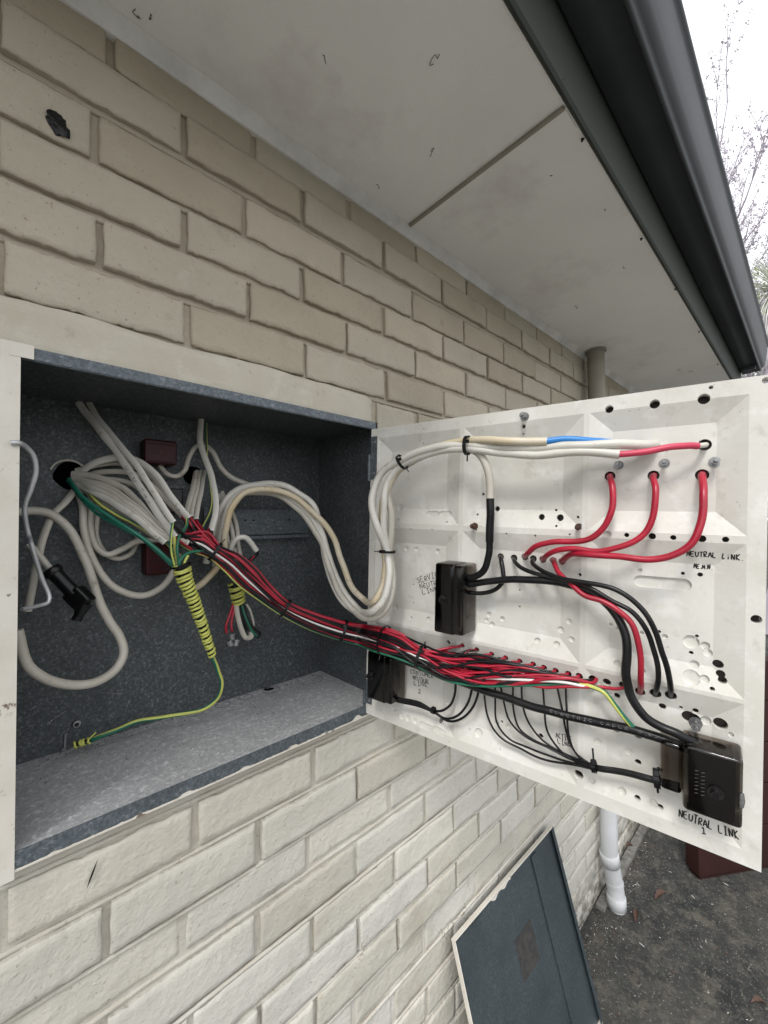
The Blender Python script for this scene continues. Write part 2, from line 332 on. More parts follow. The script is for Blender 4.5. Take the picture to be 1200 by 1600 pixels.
# ------------------------------------------------------------------ ground
mb = MB(); mb.add([(-300, -300, G), (300, -300, G), (300, 300, G), (-300, 300, G)], [(0, 1, 2, 3)])
tag(mb.build('ground', M['ground']), kind='structure')
mb = MB()
for i in range(26):
    x = 1.98+i*.03; a = .03+.006*noise.noise(Vector((x*9, 0, 0)))
    mb.aabb(x, x+.0299, WY-.028-a*.4, WY-.003, G-.02, G+.016+.008*noise.noise(Vector((x*14, 3, 0))))
tag(mb.build('concrete_strip', M['kerb']), kind='structure')

mb = MB(); mb.add([(-6, -3.4, G+.004), (7, -3.4, G+.004), (7, -.12, G+.004), (-6, -.12, G+.004)], [(0, 1, 2, 3)])  # unseen path, added to bounce light up under the eave
tag(mb.build('added_bounce_path', M['conc']), kind='structure')
# ------------------------------------------------------------------ house
house = tag(empty('house'), 'cream painted brick house wall with grey soffit above and dark gutter along its eave', 'house')
WX0, WX1 = -1.6, 2.72
BX0, BX1, BY0, BY1, BZ0, BZ1 = -.012, .662, .728, .99, -.447, .250     # the steel box let into the wall
zc = {0: .770, 1: .697, 2: .608, 3: .526, 4: .443, 5: .358}
for i in range(6, 15): zc[i] = .358-(i-5)*.0873
for i, z in zip(range(15, 23), (-.515, -.602, -.680, -.773, -.860, -.940, -1.024, -1.106)): zc[i] = z
for i in range(23, 31): zc[i] = -1.106-(i-22)*.0862
yo = {0: 0, 1: -.004, 2: -.001, 3: -.003, 4: -.003, 5: -.001, 15: .001, 16: -.005, 17: .003, 18: 0, 19: -.001, 20: -.004, 21: -.005, 22: .004, 23: .002}
offs = {0: .108, 1: .218, 2: .088, 3: .217, 4: .095, 5: .223, 15: .235, 16: .109, 17: .2185, 18: .107, 19: .228, 20: .109, 21: .232, 22: .097}
def nz(x, y, z): return noise.noise(Vector((x, y, z)))
mb = MB()
for c, z in zc.items():
    xj = offs.get(c, .10 if c % 2 == 0 else .222)
    if c == 30: continue
    hz = .0365+random.uniform(-.001, .001)
    if c in (1,): hz = .036
    k0 = int(math.floor((WX0-xj)/.24))-1
    for k in range(k0, 40):
        xa = xj+k*.24+.0055+random.uniform(-.0015, .0015); xb = xj+(k+1)*.24-.0055+random.uniform(-.0015, .0015)
        if xb < WX0 or xa > WX1-.02: continue
        xb = min(xb, WX1)
        z0, z1 = z-hz, z+hz
        if z1 > .81: z1 = .81
        # leave out what stands where the box is
        if z0 < BZ1+.012 and z1 > BZ0+.0:
            if xb > BX0-.03 and xa < BX1+.03:
                if xa < BX0-.03 and xb > BX0-.03: xb = BX0-.012
                elif xb > BX1+.03: xa = max(xa, BX1+.010)
                else: continue
                if xb-xa < .02: continue
        dy = yo.get(c, 0)+random.uniform(-.0015, .0015); ty = random.uniform(-.002, .002); sd_ = random.random()*50
        near = xa < 1.9
        nx = (40 if near else 12); nzv = (10 if near else 6)
        vs_ = []
        for j in range(nzv+1):
            for i in range(nx+1):
                a = i/nx; b = j/nzv
                # tighten samples near the arris
                x = xa+(xb-xa)*(0 if i == 0 else 1 if i == nx else (.0022/(xb-xa)+(1-.0044/(xb-xa))*(i-1)/(nx-2))); zz = z0+(z1-z0)*(0 if j == 0 else 1 if j == nzv else (.0022/(z1-z0)+(1-.0044/(z1-z0))*(j-1)/(nzv-2)))
                ed = min(x-xa, xb-x); ez = min(zz-z0, z1-zz); e = min(ed, ez)
                y = WY+dy+ty*(a-.5)*2
                y -= .0018*nz(x*14+sd_, zz*14, 0)+.0012*nz(x*70, zz*70, sd_)
                if e < .0005:
                    y += .0030+.0012*nz(x*40, zz*40, 5)
                    x += .0022*nz(x*38, zz*38, 9) if ed < .0005 else 0
                    zz += (.0030*nz(x*26+sd_, 7, zz*3)+.0026*nz(x*120, 7, zz*9)) if ez < .0005 else 0
                elif e < .003: y += .0004
                vs_.append((x, y, zz))
        n1 = nx+1; fs = [(j*n1+i, j*n1+i+1, (j+1)*n1+i+1, (j+1)*n1+i) for j in range(nzv) for i in range(nx)]
        b0 = len(vs_)
        ring = [i for i in range(n1)]+[j*n1+nx for j in range(1, nzv+1)]+[nzv*n1+i for i in range(nx-1, -1, -1)]+[j*n1 for j in range(nzv-1, 0, -1)]
        vs_ += [(vs_[q][0], WY+.03, vs_[q][2]) for q in ring]
        nr = len(ring)
        fs2 = [(ring[q], b0+q, b0+(q+1) % nr, ring[(q+1) % nr]) for q in range(nr)]
        bmi = random.choice([0, 0, 0, 1, 1, 2]); mb.add(vs_, fs, bmi, True); bb = len(mb.v)-len(vs_)
        for f in fs2: mb.f.append([bb+i for i in f]); mb.m.append(bmi); mb.sm.append(False)
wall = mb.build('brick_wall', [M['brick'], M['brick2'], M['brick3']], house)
# mortar: a rough sheet a few millimetres behind the brick faces, sloping out towards each joint's foot
mb = MB()
def mortar(xa, xb, za, zb, step=.012):
    nx = max(1, int((xb-xa)/(step*2))); nn = max(1, int((zb-za)/step)); vs_ = []
    for j in range(nn+1):
        for i in range(nx+1):
            x = xa+(xb-xa)*i/nx; z = za+(zb-za)*j/nn
            y = WY+.0070+.0022*nz(x*22, z*30, 4)+.0012*nz(x*80, z*80, 2)
            vs_.append((x, y, z))
    n1 = nx+1; mb.add(vs_, [(j*n1+i, j*n1+i+1, (j+1)*n1+i+1, (j+1)*n1+i) for j in range(nn) for i in range(nx)], 0, True)
mortar(WX0, WX1-.004, BZ1, .812); mortar(WX0, WX1-.004, G-.02, BZ0)
mortar(WX0, BX0, BZ0, BZ1); mortar(BX1, WX1-.004, BZ0, BZ1)
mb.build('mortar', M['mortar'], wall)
# mortar beads that bed the courses (raised lips on top of the lower courses)
mb = MB()
for c, z in zc.items():
    if c < 1 or c > 29: continue
    zt = z-.043
    if BZ0-.01 < zt < BZ1+.02: continue
    y = WY+.004+(-.003 if c in (16, 18, 20, 21, 22) else 0)
    n = 150; rr = []; pts = []
    for i in range(n):
        x = WX0+(WX1-.01-WX0)*i/(n-1)
        pts.append((x, y+.0015*nz(x*9, c, 0)+.0028, zt-.0034+.001*nz(x*5, c, 3)))
        rr.append(.0042+.0010*nz(x*17, c, 7))
    mb.tube(pts, rr, 6, cap=False)
mb.build('bedding_mortar', M['mortar'], wall)
# trowelled patch above the box
mb = MB(); vs_ = []; nx, nn = 60, 10
for j in range(nn+1):
    for i in range(nx+1):
        a = i/nx; b = j/nn; x = -.55+a*(.655+.55)
        top = .318+.006*nz(x*7, 1, 0)+.002*nz(x*40, 1, 0); z = BZ1-.006+(top-BZ1+.006)*b
        y = WY-.006-.002*nz(x*6, z*20, 2)+(.008 if j == nn else (.002 if j == nn-1 else 0))+(.010 if i in (0, nx) else 0)
        vs_.append((x+(.01*nz(z*60, 2, 5) if i == nx else 0), y, z))
n1 = nx+1; mb.add(vs_, [(j*n1+i, j*n1+i+1, (j+1)*n1+i+1, (j+1)*n1+i) for j in range(nn) for i in range(nx)], 0, True)
mb.build('cement_patch', M['render'], wall)
# black lump put in place of a dark ragged hole in the third course
bm = bmesh.new(); bmesh.ops.create_icosphere(bm, subdivisions=4, radius=.0135)
for v in bm.verts:
    p = v.co.copy(); k = 1+.55*nz(p.x*90, p.y*90, p.z*90)+.2*nz(p.x*260, p.y*260, p.z*260); v.co = Vector((p.x*k*.95, p.y*k*.35, p.z*k*1.15))
me = bpy.data.meshes.new('hole_lump'); bm.to_mesh(me); bm.free(); me.materials.append(M['blackt'])
o = link(bpy.data.objects.new('hole_lump', me), house); o.location = (.045, WY-.002, .594); o['label'] = 'ragged black lump standing for a dark hole high on the left of the wall'
# far end wall and back
mb = MB(); mb.aabb(WX0, WX1-.02, WY+.012+.26, 5, G, .95); mb.aabb(WX1-.02, WX1-.004, WY+.01, 5, G, .95)
mb.build('end_wall', M['brick'], house)
# soffit
ZS = .81; SX1 = 3.42
mb = MB(); mb.aabb(-2.2, .7835, .303, .78, ZS, ZS+.006); mb.build('soffit_sheet', M['soffit'], house)
mb = MB(); mb.aabb(.7855, SX1, .303, .78, ZS, ZS+.006); mb.build('soffit_sheet', M['soffit'], house)
mb = MB(); mb.aabb(.7842, .842, .306, .7185, ZS-.0022, ZS-.0002)
mb.build('joint_strip', M['soffit'], house)
mb = MB(); mb.aabb(.7765, .7835, .306, .7185, ZS-.0075, ZS-.0002); mb.build('joint_bead', M['pipeb'], house)
mb = MB(); prof = [(WY+.01, .786), (WY-.004, .786), (WY-.008, .792), (WY-.016, .802), (WY-.022, .8095), (WY+.01, .8095)]
n = 60; vs_ = []
for i in range(n):
    x = -2.2+(SX1+2.2)*i/(n-1)
    for (y, z) in prof: vs_.append((x, y+.0012*nz(x*3, 1, 1), z+(.0015*nz(x*4, 2, 1) if z < .80 else 0)))
k = len(prof); mb.add(vs_, [(i*k+j, (i+1)*k+j, (i+1)*k+(j+1) % k, i*k+(j+1) % k) for i in range(n-1) for j in range(k)])
mb.build('cornice', M['cornice'], house)
def extrude(name, prof, x0, x1, m, parent, thick=.0018, smooth=False, nseg=40, wob=.0012):
    mb = MB(); vs_ = []; N = len(prof)
    nr = []
    for i in range(N):
        a = Vector(prof[max(i-1, 0)]); b = Vector(prof[min(i+1, N-1)]); t = (b-a).normalized(); nr.append(Vector((-t.y, t.x)))
    for s in range(nseg+1):
        x = x0+(x1-x0)*s/nseg; wz = wob*nz(x*1.3, 3, 3)
        for (y, z) in prof: vs_.append((x, y+wz, z+wz))
        for i, (y, z) in enumerate(prof): vs_.append((x, y+nr[i].x*thick+wz, z+nr[i].y*thick+wz))
    K = 2*N; fs = []
    for s in range(nseg):
        a = s*K; b = a+K
        for i in range(N-1):
            fs.append((a+i, a+i+1, b+i+1, b+i)); fs.append((a+N+i, b+N+i, b+N+i+1, a+N+i+1))
        fs.append((a, b, b+N, a+N)); fs.append((a+N-1, a+2*N-1, b+2*N-1, b+N-1))
    mb.add(vs_, fs, 0, smooth)
    return mb.build(name, m, parent)
extrude('fascia', [(.305, .825), (.2975, .812), (.2965, .803), (.293, .801), (.290, .805), (.290, .84), (.290, .94), (.290, 1.0)], -2.2, SX1+.02, M['fascia'], house)
def bez(p, n=9):
    return [tuple(Vector(p[0])*(1-t)**3+Vector(p[1])*3*t*(1-t)**2+Vector(p[2])*3*t*t*(1-t)+Vector(p[3])*t**3) for t in [i/(n-1) for i in range(n)]]
GP = [(.287, 1.02), (.287, .945), (.282, .937)]+[(.24, .938), (.205, .941)]+bez([(.203, .937), (.200, .935), (.197, .938), (.196, .944)], 6)+bez([(.194, .950), (.186, .958), (.180, .966), (.178, .976)], 8)+bez([(.176, .984), (.172, 1.00), (.168, 1.03), (.163, 1.075)], 9)+bez([(.158, 1.08), (.153, 1.085), (.153, 1.095), (.160, 1.098)], 6)
gut = extrude('gutter', GP, -2.2, 3.47, M['gutter'], house, smooth=True, nseg=60)
mb = MB(); vs_ = [(3.47, y, z) for y, z in GP]+[(3.474, y, z) for y, z in GP]; N = len(GP)
mb.add(vs_, [tuple(range(N)), tuple(range(N, 2*N))[::-1]]+[(i, N+i, N+(i+1) % N, (i+1) % N) for i in range(N)])
mb.build('gutter_end', M['gutter'], gut)
mb = MB(); mb.aabb(3.30, 3.34, .21, .27, .915, .937); mb.build('gutter_bracket', M['gutter'], gut)
mb = MB(); y0, y1 = .19, 5.2
for i in range(70):
    x = -2.2+i*.08; mb.add([(x, y0, 1.085), (x+.08, y0, 1.085), (x+.08, y1, 1.085+(y1-y0)*.38), (x, y1, 1.085+(y1-y0)*.38), (x, y0, 1.12), (x+.08, y0, 1.12), (x+.08, y1, 1.12+(y1-y0)*.38), (x, y1, 1.12+(y1-y0)*.38)], [(3, 2, 1, 0), (4, 5, 6, 7), (0, 1, 5, 4), (2, 3, 7, 6)])
mb.aabb(SX1, SX1+.02, .30, 5, .80, 1.13)
mb.build('roof', M['roof'], house)
# small nubs of sealant along the fascia's dark joint
for (u, v) in ((911, 215), (1003, 371), (1056, 450), (1093, 517), (1122, 568)):
    p = onz(u, v, .806); mb = MB(); mb.cyl(p+Vector((0, .001, -.002)), (0, .3, -1), .004, .006, 7, r2=.0015); mb.build('fascia_clip', M['blackt'], house)
# grime squiggles on the soffit (dried spider threads)
mb = MB()
for (u, v, a, l) in ((678, 92, 1.3, .03), (676, 238, .9, .03), (880, 125, 2, .012), (945, 328, .3, .012), (590, 290, .6, .03), (860, 275, 2.2, .01), (975, 418, .1, .03), (900, 480, .2, .035), (1080, 580, .5, .07), (1062, 577, .4, .06), (215, 25, .9, .02), (235, 28, 1.6, .02), (505, 90, .7, .02)):
    p = onz(u, v, ZS-.0009); pts = [p+Vector((math.cos(a)*l*.5*(k/5-.5), math.sin(a)*l*.5*(k/5-.5), 0))+Vector((nz(u+.37, k*.9, 1.3), nz(v+.41, k*.9, 2.7), 0))*l*.45 for k in range(6)]
    mb.tube(spline(pts, 3), .0005, 4)
tag(mb.build('spider_thread', M['blackt']), 'thin dark dried spider threads and specks stuck across the pale soffit', 'cobweb', kind='stuff')

# ------------------------------------------------------------------ steel box
box = tag(empty('meter_box'), 'open galvanised steel meter box set in the brick wall, full of cables', 'electrical box')
T = .0015
mb = MB(); mb.aabb(BX0, BX1, BY1, BY1+T, BZ0+.02, BZ1); mb.build('back_panel', M['galv'], box)
mb = MB(); mb.aabb(BX0, BX0+T, BY0+.002, BY1, BZ0+.02, BZ1-.002); mb.build('side_panel', M['galv'], box)
mb = MB(); mb.aabb(BX1-T, BX1, BY0+.002, BY1, BZ0+.02, BZ1-.002); mb.build('side_panel', M['galv'], box)
mb = MB(); mb.aabb(BX0, BX1, BY0, BY1+T, BZ1-T, BZ1); mb.build('top_panel', M['galv'], box)
FZ = -.424
mb = MB(); mb.aabb(BX0+T, BX1-T, BY0+.0015, BY1, FZ-.002, FZ)
flo = mb.build('floor_panel', M['galv_floor'], box, fix=True)
cb = MB()
kh = onz(420, 1076, FZ); cb.cyl(kh-Vector((0, 0, .03)), (0, 0, 1), .0135, .06, 24); cut(flo, cb.build('c', M['ink'], fix=True))
mb = MB(); mb.cyl((kh.x, kh.y, FZ-.02), (0, 0, 1), .03, .01); mb.build('dark_void', M['void'], box)
def ring(mb, c, ax, r, wr, n=40, a0=0, a1=2*math.pi):
    c = Vector(c); ax = Vector(ax); a = ax.orthogonal().normalized(); b = ax.cross(a)
    mb.tube([c+a*math.cos(a0+(a1-a0)*k/n)*r+b*math.sin(a0+(a1-a0)*k/n)*r for k in range(n+1)], wr, 5, cap=False)
for (u, v, r) in ((475, 1057, .033), (420, 1076, .021), (380, 1087, .0165), (345, 1098, .0165), (300, 1110, .0165)):
    p = onz(u, v, FZ); mb = MB(); ring(mb, (p.x, min(p.y, BY1-.002-r), FZ), (0, 0, 1), r, .0007); mb.build('knockout', M['galv'], box)
for (u, v, r) in ((232, 1038, .012),):
    p = ony(u, v, BY1-.0003); mb = MB(); ring(mb, p, (0, -1, 0), r, .0008); mb.build('knockout', M['galv'], box)
mb = MB(); mb.aabb(BX0, BX1-.008, BY0-.001, BY0+.0005, BZ1-.0165, BZ1); mb.aabb(BX0+.02, BX1-.01, BY0+.0005, BY0+.006, BZ1-.0180, BZ1-.0165)
mb.build('top_lip', M['galv_lip'], box)
mb = MB(); mb.aabb(BX0+.004, BX1-.004, BY0-.001, BY0+.0005, BZ0, FZ+.0005); mb.aabb(BX0+.004, BX1, BY0+.0005, BY0+.013, BZ0, BZ0+.0015)
mb.build('bottom_lip', M['galv_lip'], box)
mb = MB(); mb.aabb(BX0+.004, BX1-.01, BY0-.0022, BY0-.0003, BZ0-.0018, BZ0+.0006)
xs = [BX0+.004+k*.0022 for k in range(302)]; vs_ = []
for x in xs:
    hgt = .0008+max(0, nz(x*30, 2, 2)-.12)*.016+max(0, nz(x*140, 2, 2))*.0022
    vs_ += [(x, BY0-.0016, BZ0+.0002), (x, BY0-.0016, BZ0+.0004+hgt)]
mb.add(vs_, [(2*i, 2*i+2, 2*i+3, 2*i+1) for i in range(301)])
mb.build('paint_edge', M['chip'], box)
# left flange, cream painted, with a turned-in edge
mb = MB()
mb.aabb(BX0+.001, BX0+.0185, BY0-.0035, BY0-.0012, BZ0-.010, BZ1+.002); mb.aabb(BX0-.002, BX0+.001, BY0-.0035, WY+.004, BZ0-.010, BZ1+.002)
mb.aabb(BX0+.0175, BX0+.0185, BY0-.0012, BY0+.004, BZ0-.006, BZ1-.017)
fl = mb.build('left_flange', M['chip'], box)
mb = MB(); mb.aabb(BX0+.007, BX0+.032, BY0-.0042, BY0-.0036, BZ1-.017, BZ1+.002); mb.build('paint_flap', M['chip'], box)
mb = MB(); mb.aabb(BX1-.012, BX1, BY0-.001, BY0+.001, BZ0+.001, BZ1-.0175); mb.build('right_flange', M['galv_lip'], box)
mb = MB(); mb.aabb(.330, .612, BY1-.0155, BY1-.014, -.022, .040); mb.aabb(.330, .612, BY1-.014, BY1, .040, .0415); mb.aabb(.330, .612, BY1-.014, BY1, -.0235, -.022)
mb.aabb(.330, .612, BY1-.021, BY1-.0155, -.034, -.026)
rl = mb.build('mounting_rail', M['galv_lip'], box)
for (u, v) in ((383, 813), (396, 813), (452, 812)):
    p = ony(u, v, BY1-.016); mb = MB(); mb.cyl(p, (0, -1, 0), .0028, .0012, 10); mb.build('rail_hole', M['blackt'], rl)  # black discs stand in for the dark open holes of the rail
for (u, v, r) in ((315, 1076, .004), (453, 1037, .003), (90, 994, .0015)):
    p = ony(u, v, BY1); mb = MB(); mb.cyl(p, (0, -1, 0), r, .0025, 6, r2=r*.6); mb.build('screw', M['steel'], box)
p = ony(119, 1130, BY1-.002); mb = MB(); mb.cyl(p, (.1, -1, .1), .007, .008, 14, r2=.006); mb.cyl(p+Vector((0, -.0085, 0)), (.1, -1, .1), .0038, .0008, 12, mi=1); mb.build('screw', [M['steel'], M['blackt']], box)
# ragged hole where the cables come through the back
for (cx, cz, cr) in ((.084, .104, .027), (.31, .12, .022)):
    mb = MB(); ang = [2*math.pi*k/30 for k in range(30)]; mb.add([(cx+math.cos(a)*cr*(1+.18*nz(a, cx*9, 1)), BY1-.0008, cz+math.sin(a)*cr*(1+.18*nz(a, cx*9, 4))) for a in ang], [tuple(range(30))]); ch2 = mb.build('cable_entry', M['void'], box)
    ch = ch if cx > .2 else ch2
mb = MB(); ring(mb, (.080, BY1-.004, .104), (0, -1, 0), .029, .0022, a0=1.9, a1=5.2); mb.build('grommet', M['white'], ch)
mb = MB(); rk = random.Random(21)
for k in range(26):
    x = rk.uniform(BX0+.05, BX1-.03); z = rk.uniform(-.40, -.02); a = rk.uniform(-1.2, 1.2); L = rk.uniform(.004, .028)
    mb.tube([(x, BY1-.0002, z), (x+math.cos(a)*L*.5, BY1-.0003, z+math.sin(a)*L*.55), (x+math.cos(a)*L, BY1-.0002, z+math.sin(a)*L)], .0003, 3)
for k in range(16):
    x = rk.uniform(BX0+.03, BX1-.05); y = rk.uniform(BY0+.03, BY1-.03); a = rk.uniform(0, 3.1); L = rk.uniform(.006, .03)
    mb.tube([(x, y, FZ+.0002), (x+math.cos(a)*L, y+math.sin(a)*L, FZ+.0002)], .0003, 3)
tag(mb.build('scrapes', M['galv_floor'], box), kind='stuff')
mb = MB()
for k in range(260):
    x = rk.uniform(BX0+.01, BX1-.01); y = BY1-abs(rk.gauss(0, .02))-.002; s_ = rk.uniform(.0006, .0022)
    if rk.random() < .35: y = rk.uniform(BY0+.01, BY1-.01)
    mb.cyl((x, y, FZ), (rk.uniform(-.3, .3), rk.uniform(-.3, .3), 1), s_, s_*.7, 5, r2=s_*.4)
tag(mb.build('dust_crumbs', M['kerb']), 'crumbs of dirt gathered along the back edge of the box floor', 'dirt', kind='stuff')
# earthing studs
for (u, v, m_, h) in ((101, 1172, 'steel', .032), (127, 1158, 'rusty', .024)):
    p = onz(u, v, FZ); mb = MB(); mb.cyl(p, (0, 0, 1), .0085, .0018, 18); mb.cyl(p+Vector((0, 0, .0018)), (0, 0, 1), .0065, .005, 6, smooth=False)
    mb.cyl(p+Vector((0, 0, .0068)), (.05, 0, 1), .0032, h-.007, 10)
    for k in range(9): ring(mb, p+Vector((0, 0, .008+k*(h-.009)/9)), (0, 0, 1), .0032, .0004, 10)
    mb.build('earth_stud', M[m_], box)
# red and black blocks fixed on the back wall
for nm, px, m_, lab in (('fuse_block', [(226, 684), (277, 727)], 'dred', 'dark red fuse block with scratched writing on the back wall of the box, upper one'), ('fuse_block', [(228, 848), (272, 896)], 'dred', 'dark red fuse block half hidden under the white cables, lower one'), ('terminal_block', [(256, 762), (287, 802)], 'blackt', 'small black rectangular block with a raised rim behind the white cable ends')):
    a = ony(*px[0], .945); b = ony(*px[1], .945)
    mb = MB(); mb.aabb(a.x, b.x, .945, BY1-.001, b.z, a.z)
    o = tag(bevel(mb.build(nm, M[m_], fix=True), .004, 3), lab, 'fuse block' if m_ == 'dred' else 'terminal block')
    for zz in (b.z+.006, a.z-.010):
        mb = MB(); mb.aabb(a.x+.006, b.x-.006, .942, .9445, zz, zz+.004); mb.build('rim', M[m_], o)
    if nm == 'fuse_block':
        mb = MB()
        for s_ in strokes('ACT' if b.z > 0 else 'LN', 1.3)[0]: mb.tube([(a.x+.014+x_*.0065, .9443, (a.z+b.z)/2-.006+y_*.008) for x_, y_ in s_], .0005, 4)
        mb.build('scratched_writing', M['mark'], o)

# ------------------------------------------------------------------ swung-out panel
panel = tag(empty('hinged_panel'), 'large cream moulded meter panel swung open from the box, drilled full of holes', 'panel')
sv = sorted({0, PW, *[x for a in SC for x in a]}); tv = sorted({0, -PH, *[x for a in TC for x in a]}, reverse=True)
mb = MB()
for i in range(len(sv)-1):
    for j in range(len(tv)-1):
        a, b, c, d = sv[i], sv[i+1], tv[j], tv[j+1]
        q = [pan(a, c), pan(b, c), pan(b, d), pan(a, d)]
        if (a, b) in SC and (c, d) in TC:
            r_ = [pan(a+BEV, c-BEV, -DEP), pan(b-BEV, c-BEV, -DEP), pan(b-BEV, d+BEV, -DEP), pan(a+BEV, d+BEV, -DEP)]
            mb.add(q+r_, [(0, 1, 5, 4), (1, 2, 6, 5), (2, 3, 7, 6), (3, 0, 4, 7), (4, 5, 6, 7)])
        else: mb.add(q, [(0, 1, 2, 3)])
        mb.add([pan(a, c, -.019), pan(b, c, -.019), pan(b, d, -.019), pan(a, d, -.019)], [(3, 2, 1, 0)])
for i in range(len(sv)-1):
    for t in (0, -PH): mb.add([pan(sv[i], t), pan(sv[i+1], t), pan(sv[i+1], t, -.019), pan(sv[i], t, -.019)], [(0, 1, 2, 3)])
for j in range(len(tv)-1):
    for s in (0, PW): mb.add([pan(s, tv[j]), pan(s, tv[j+1]), pan(s, tv[j+1], -.019), pan(s, tv[j], -.019)], [(0, 1, 2, 3)])
face = mb.build('panel_face', M['panelp'], panel, fix=True)
THRU = [(952,639,6),(1023,631,7),(1100,623,8),(1111,605,3),(1197,594,5),(818,666,3.2),(818,678,1.6),(662,670,1.4),(662,693,1.4),(755,772,2.2),(777,795,4.2),(846,808,5),(875,809,5.5),(869,797,2),(869,822,2),(746,804,2),(744,828,1.6),(791,834,1.8),(836,837,1.8),(890,835,1.6),(903,808,2.2),(622,812,1.4),(698,816,1.5),(642,827,1.5),(675,828,1.4),
 (979,836,3.5),(1019,838,5),(1052,840,4),(1097,842,5.5),(1134,843,4.5),(906,898,2.6),(1067,896,2.6),(1094,898,3.6),(953,744,7.5),(1021,743,8),(1097,742,9),(1022,695,7.5),(1101,695,9),(782,870,5.5),(803,872,5.5),(820,870,5.5),(833,873,5.5),(848,874,5.5),(864,876,5.5),(878,877,5.5),
 (1182,968,7),(1030,987,2.5),(1089,994,2.5),(1080,1020,3),(1122,1038,7),(1126,1053,6),(1129,1063,6),(1113,1077,3.6),(1000,1081,7),(1024,1084,8),(1048,1087,8),(964,1087,4.2),(1035,1104,5),(1064,1106,2.6),(1087,1111,4.2),(1076,1120,9),(1084,1124,9),(1126,1131,9),(927,1132,5),(962,1140,5),(997,1150,5),(897,1124,4.2),(997,1191,4.5),(1030,1203,4.2),(904,1211,7),(996,1247,4.5),(1032,1261,4.2),
 (646,942,1.4),(643,965,1.8),(646,913,1.3),(812,922,1.5),(812,948,1.5),(784,1128,2.4),(845,1150,4),(734,1139,1.3),(830,1110,1.6),(643,1000,1.6),(689,1046,1.8),(714,1054,1.8),
 (700,1004,4),(722,1009,4),(745,1015,4),(768,1022,4),(790,1028,4.3),(812,1033,4.3),(833,1038,4.5),(850,1043,4.5),(868,1048,4.8),(888,1053,5),(905,1057,5.4),(926,1061,6),(948,1066,6),(973,1071,6)]
BLND = [(626,793,5.5),(635,857,4),(651,858,4),(684,861,4),(949,835,5.5),(1000,891,3),(889,971,4.6),(966,983,4),(1003,989,3),(1039,995,4),(1080,1003,10.5),(1102,1009,6.3),(1106,1020,6.3),(1085,1038,6.3),(1080,1059,11.5),(1101,1061,6.3),(1006,1048,3),(1103,1126,7),(1142,1148,4),(934,1159,5.5),(982,1174,5.5),(925,1219,5),(972,1236,5.8),(1022,1255,5.8),(748,1145,7),(628,1119,5),(638,1123,5),(649,1127,4.2),(617,1107,4.3),(699,1099,3),(776,1130,4.3),(795,1135,4.3),(620,949,4.2),(670,968,4.3),(769,976,4.5),(785,967,4),(760,969,3),(876,984,5),(893,999,4.5),(870,1007,5),(840,1001,4.6),(764,960,4),(955,976,3),(965,1037,5.5),(608,1139,3),(690,1124,3.5)]
OBL = [(670,803,682,803,4.5),(690,803,702,803,4.5),(659,1133,672,1139,5),(680,1140,692,1146,5),(1001,908,1069,914,9)]
cb = MB()
def depth_at(u, v):
    s, t = st(u, v); h = hs(s, t); s, t = st(u, v, h); return s, t, h, (pan(s, t, h)).dot(F)
for (u, v, r) in THRU:
    s, t, h, d = depth_at(u, v); cb.cyl(pan(s, t, -.03), EN, r*d/f_px, .04, 18)
cut(face, cb.build('c', M['panelp'], fix=True)); cb = MB()
for (u, v, r) in BLND:
    s, t, h, d = depth_at(u, v); cb.cyl(pan(s, t, h-.0036-random.random()*.0014), EN, r*d/f_px, .03, 20)
cut(face, cb.build('c', M['panelp'], fix=True))
cb = MB()
for (u0, v0, u1, v1, r) in OBL:
    s0, t0, h, d = depth_at(u0, v0); s1, t1, h1, d1 = depth_at(u1, v1); rr = r*d/f_px; hh = min(h, h1)-.004
    a = Vector((s0, t0)); b = Vector((s1, t1)); dr = (b-a).normalized(); nn = Vector((-dr.y, dr.x)); lo = []
    for k in range(11): an = math.pi*k/10; lo.append(b+dr*math.sin(an)*rr+nn*math.cos(an)*rr)
    for k in range(11): an = math.pi*k/10; lo.append(a-dr*math.sin(an)*rr-nn*math.cos(an)*rr)
    N = len(lo); cb.add([pan(q.x, q.y, hh) for q in lo]+[pan(q.x, q.y, .02) for q in lo], [tuple(range(N))[::-1], tuple(range(N, 2*N))]+[(i, (i+1) % N, N+(i+1) % N, N+i) for i in range(N)])
cut(face, cb.build('c', M['panelp'], fix=True))
mb = MB(); mb.box(pan(.004, -.004, -.034), EX*(PW-.008), EZ*(-PH+.008), EN*.012); mb.build('added_hole_backing', M['brown'], panel)  # dark sheet added behind the panel so its holes look dark
# raised plate near the right edge
def onpanel_poly(pts, h0, h1, name, m_, parent):
    Q = [depth_at(*p)[:3] for p in pts]; N = len(Q); mb = MB()
    mb.add([pan(s, t, h0) for s, t, h in Q]+[pan(s, t, h1) for s, t, h in Q], [tuple(range(N))[::-1], tuple(range(N, 2*N))]+[(i, (i+1) % N, N+(i+1) % N, N+i) for i in range(N)])
    return mb.build(name, m_, parent)
def bolt(u, v, L, r, m_='steel', parent=panel, tilt=(0, 0)):
    s, t, h, d = depth_at(u, v); p = pan(s, t, h-.004); ax = (EN+EX*tilt[0]+EZ*tilt[1]).normalized(); mb = MB()
    mb.cyl(p, ax, r*.42, L, 10); mb.cyl(p+ax*(L*.55), ax, r, r*.9, 6, smooth=False); mb.cyl(pan(s, t, h+.0002), EN, r*1.35, .001, 16)
    for k in range(6): ring(mb, p+ax*(L*.1+L*.9*k/6), ax, r*.43, .0004, 10)
    return mb.build('bolt', M[m_], parent)
bolt(967, 727, .030, .0052); bolt(1038, 724, .030, .0052); bolt(1117, 722, .032, .0056); bolt(820, 651, .026, .0058); bolt(742, 822, .024, .005, 'rusty')
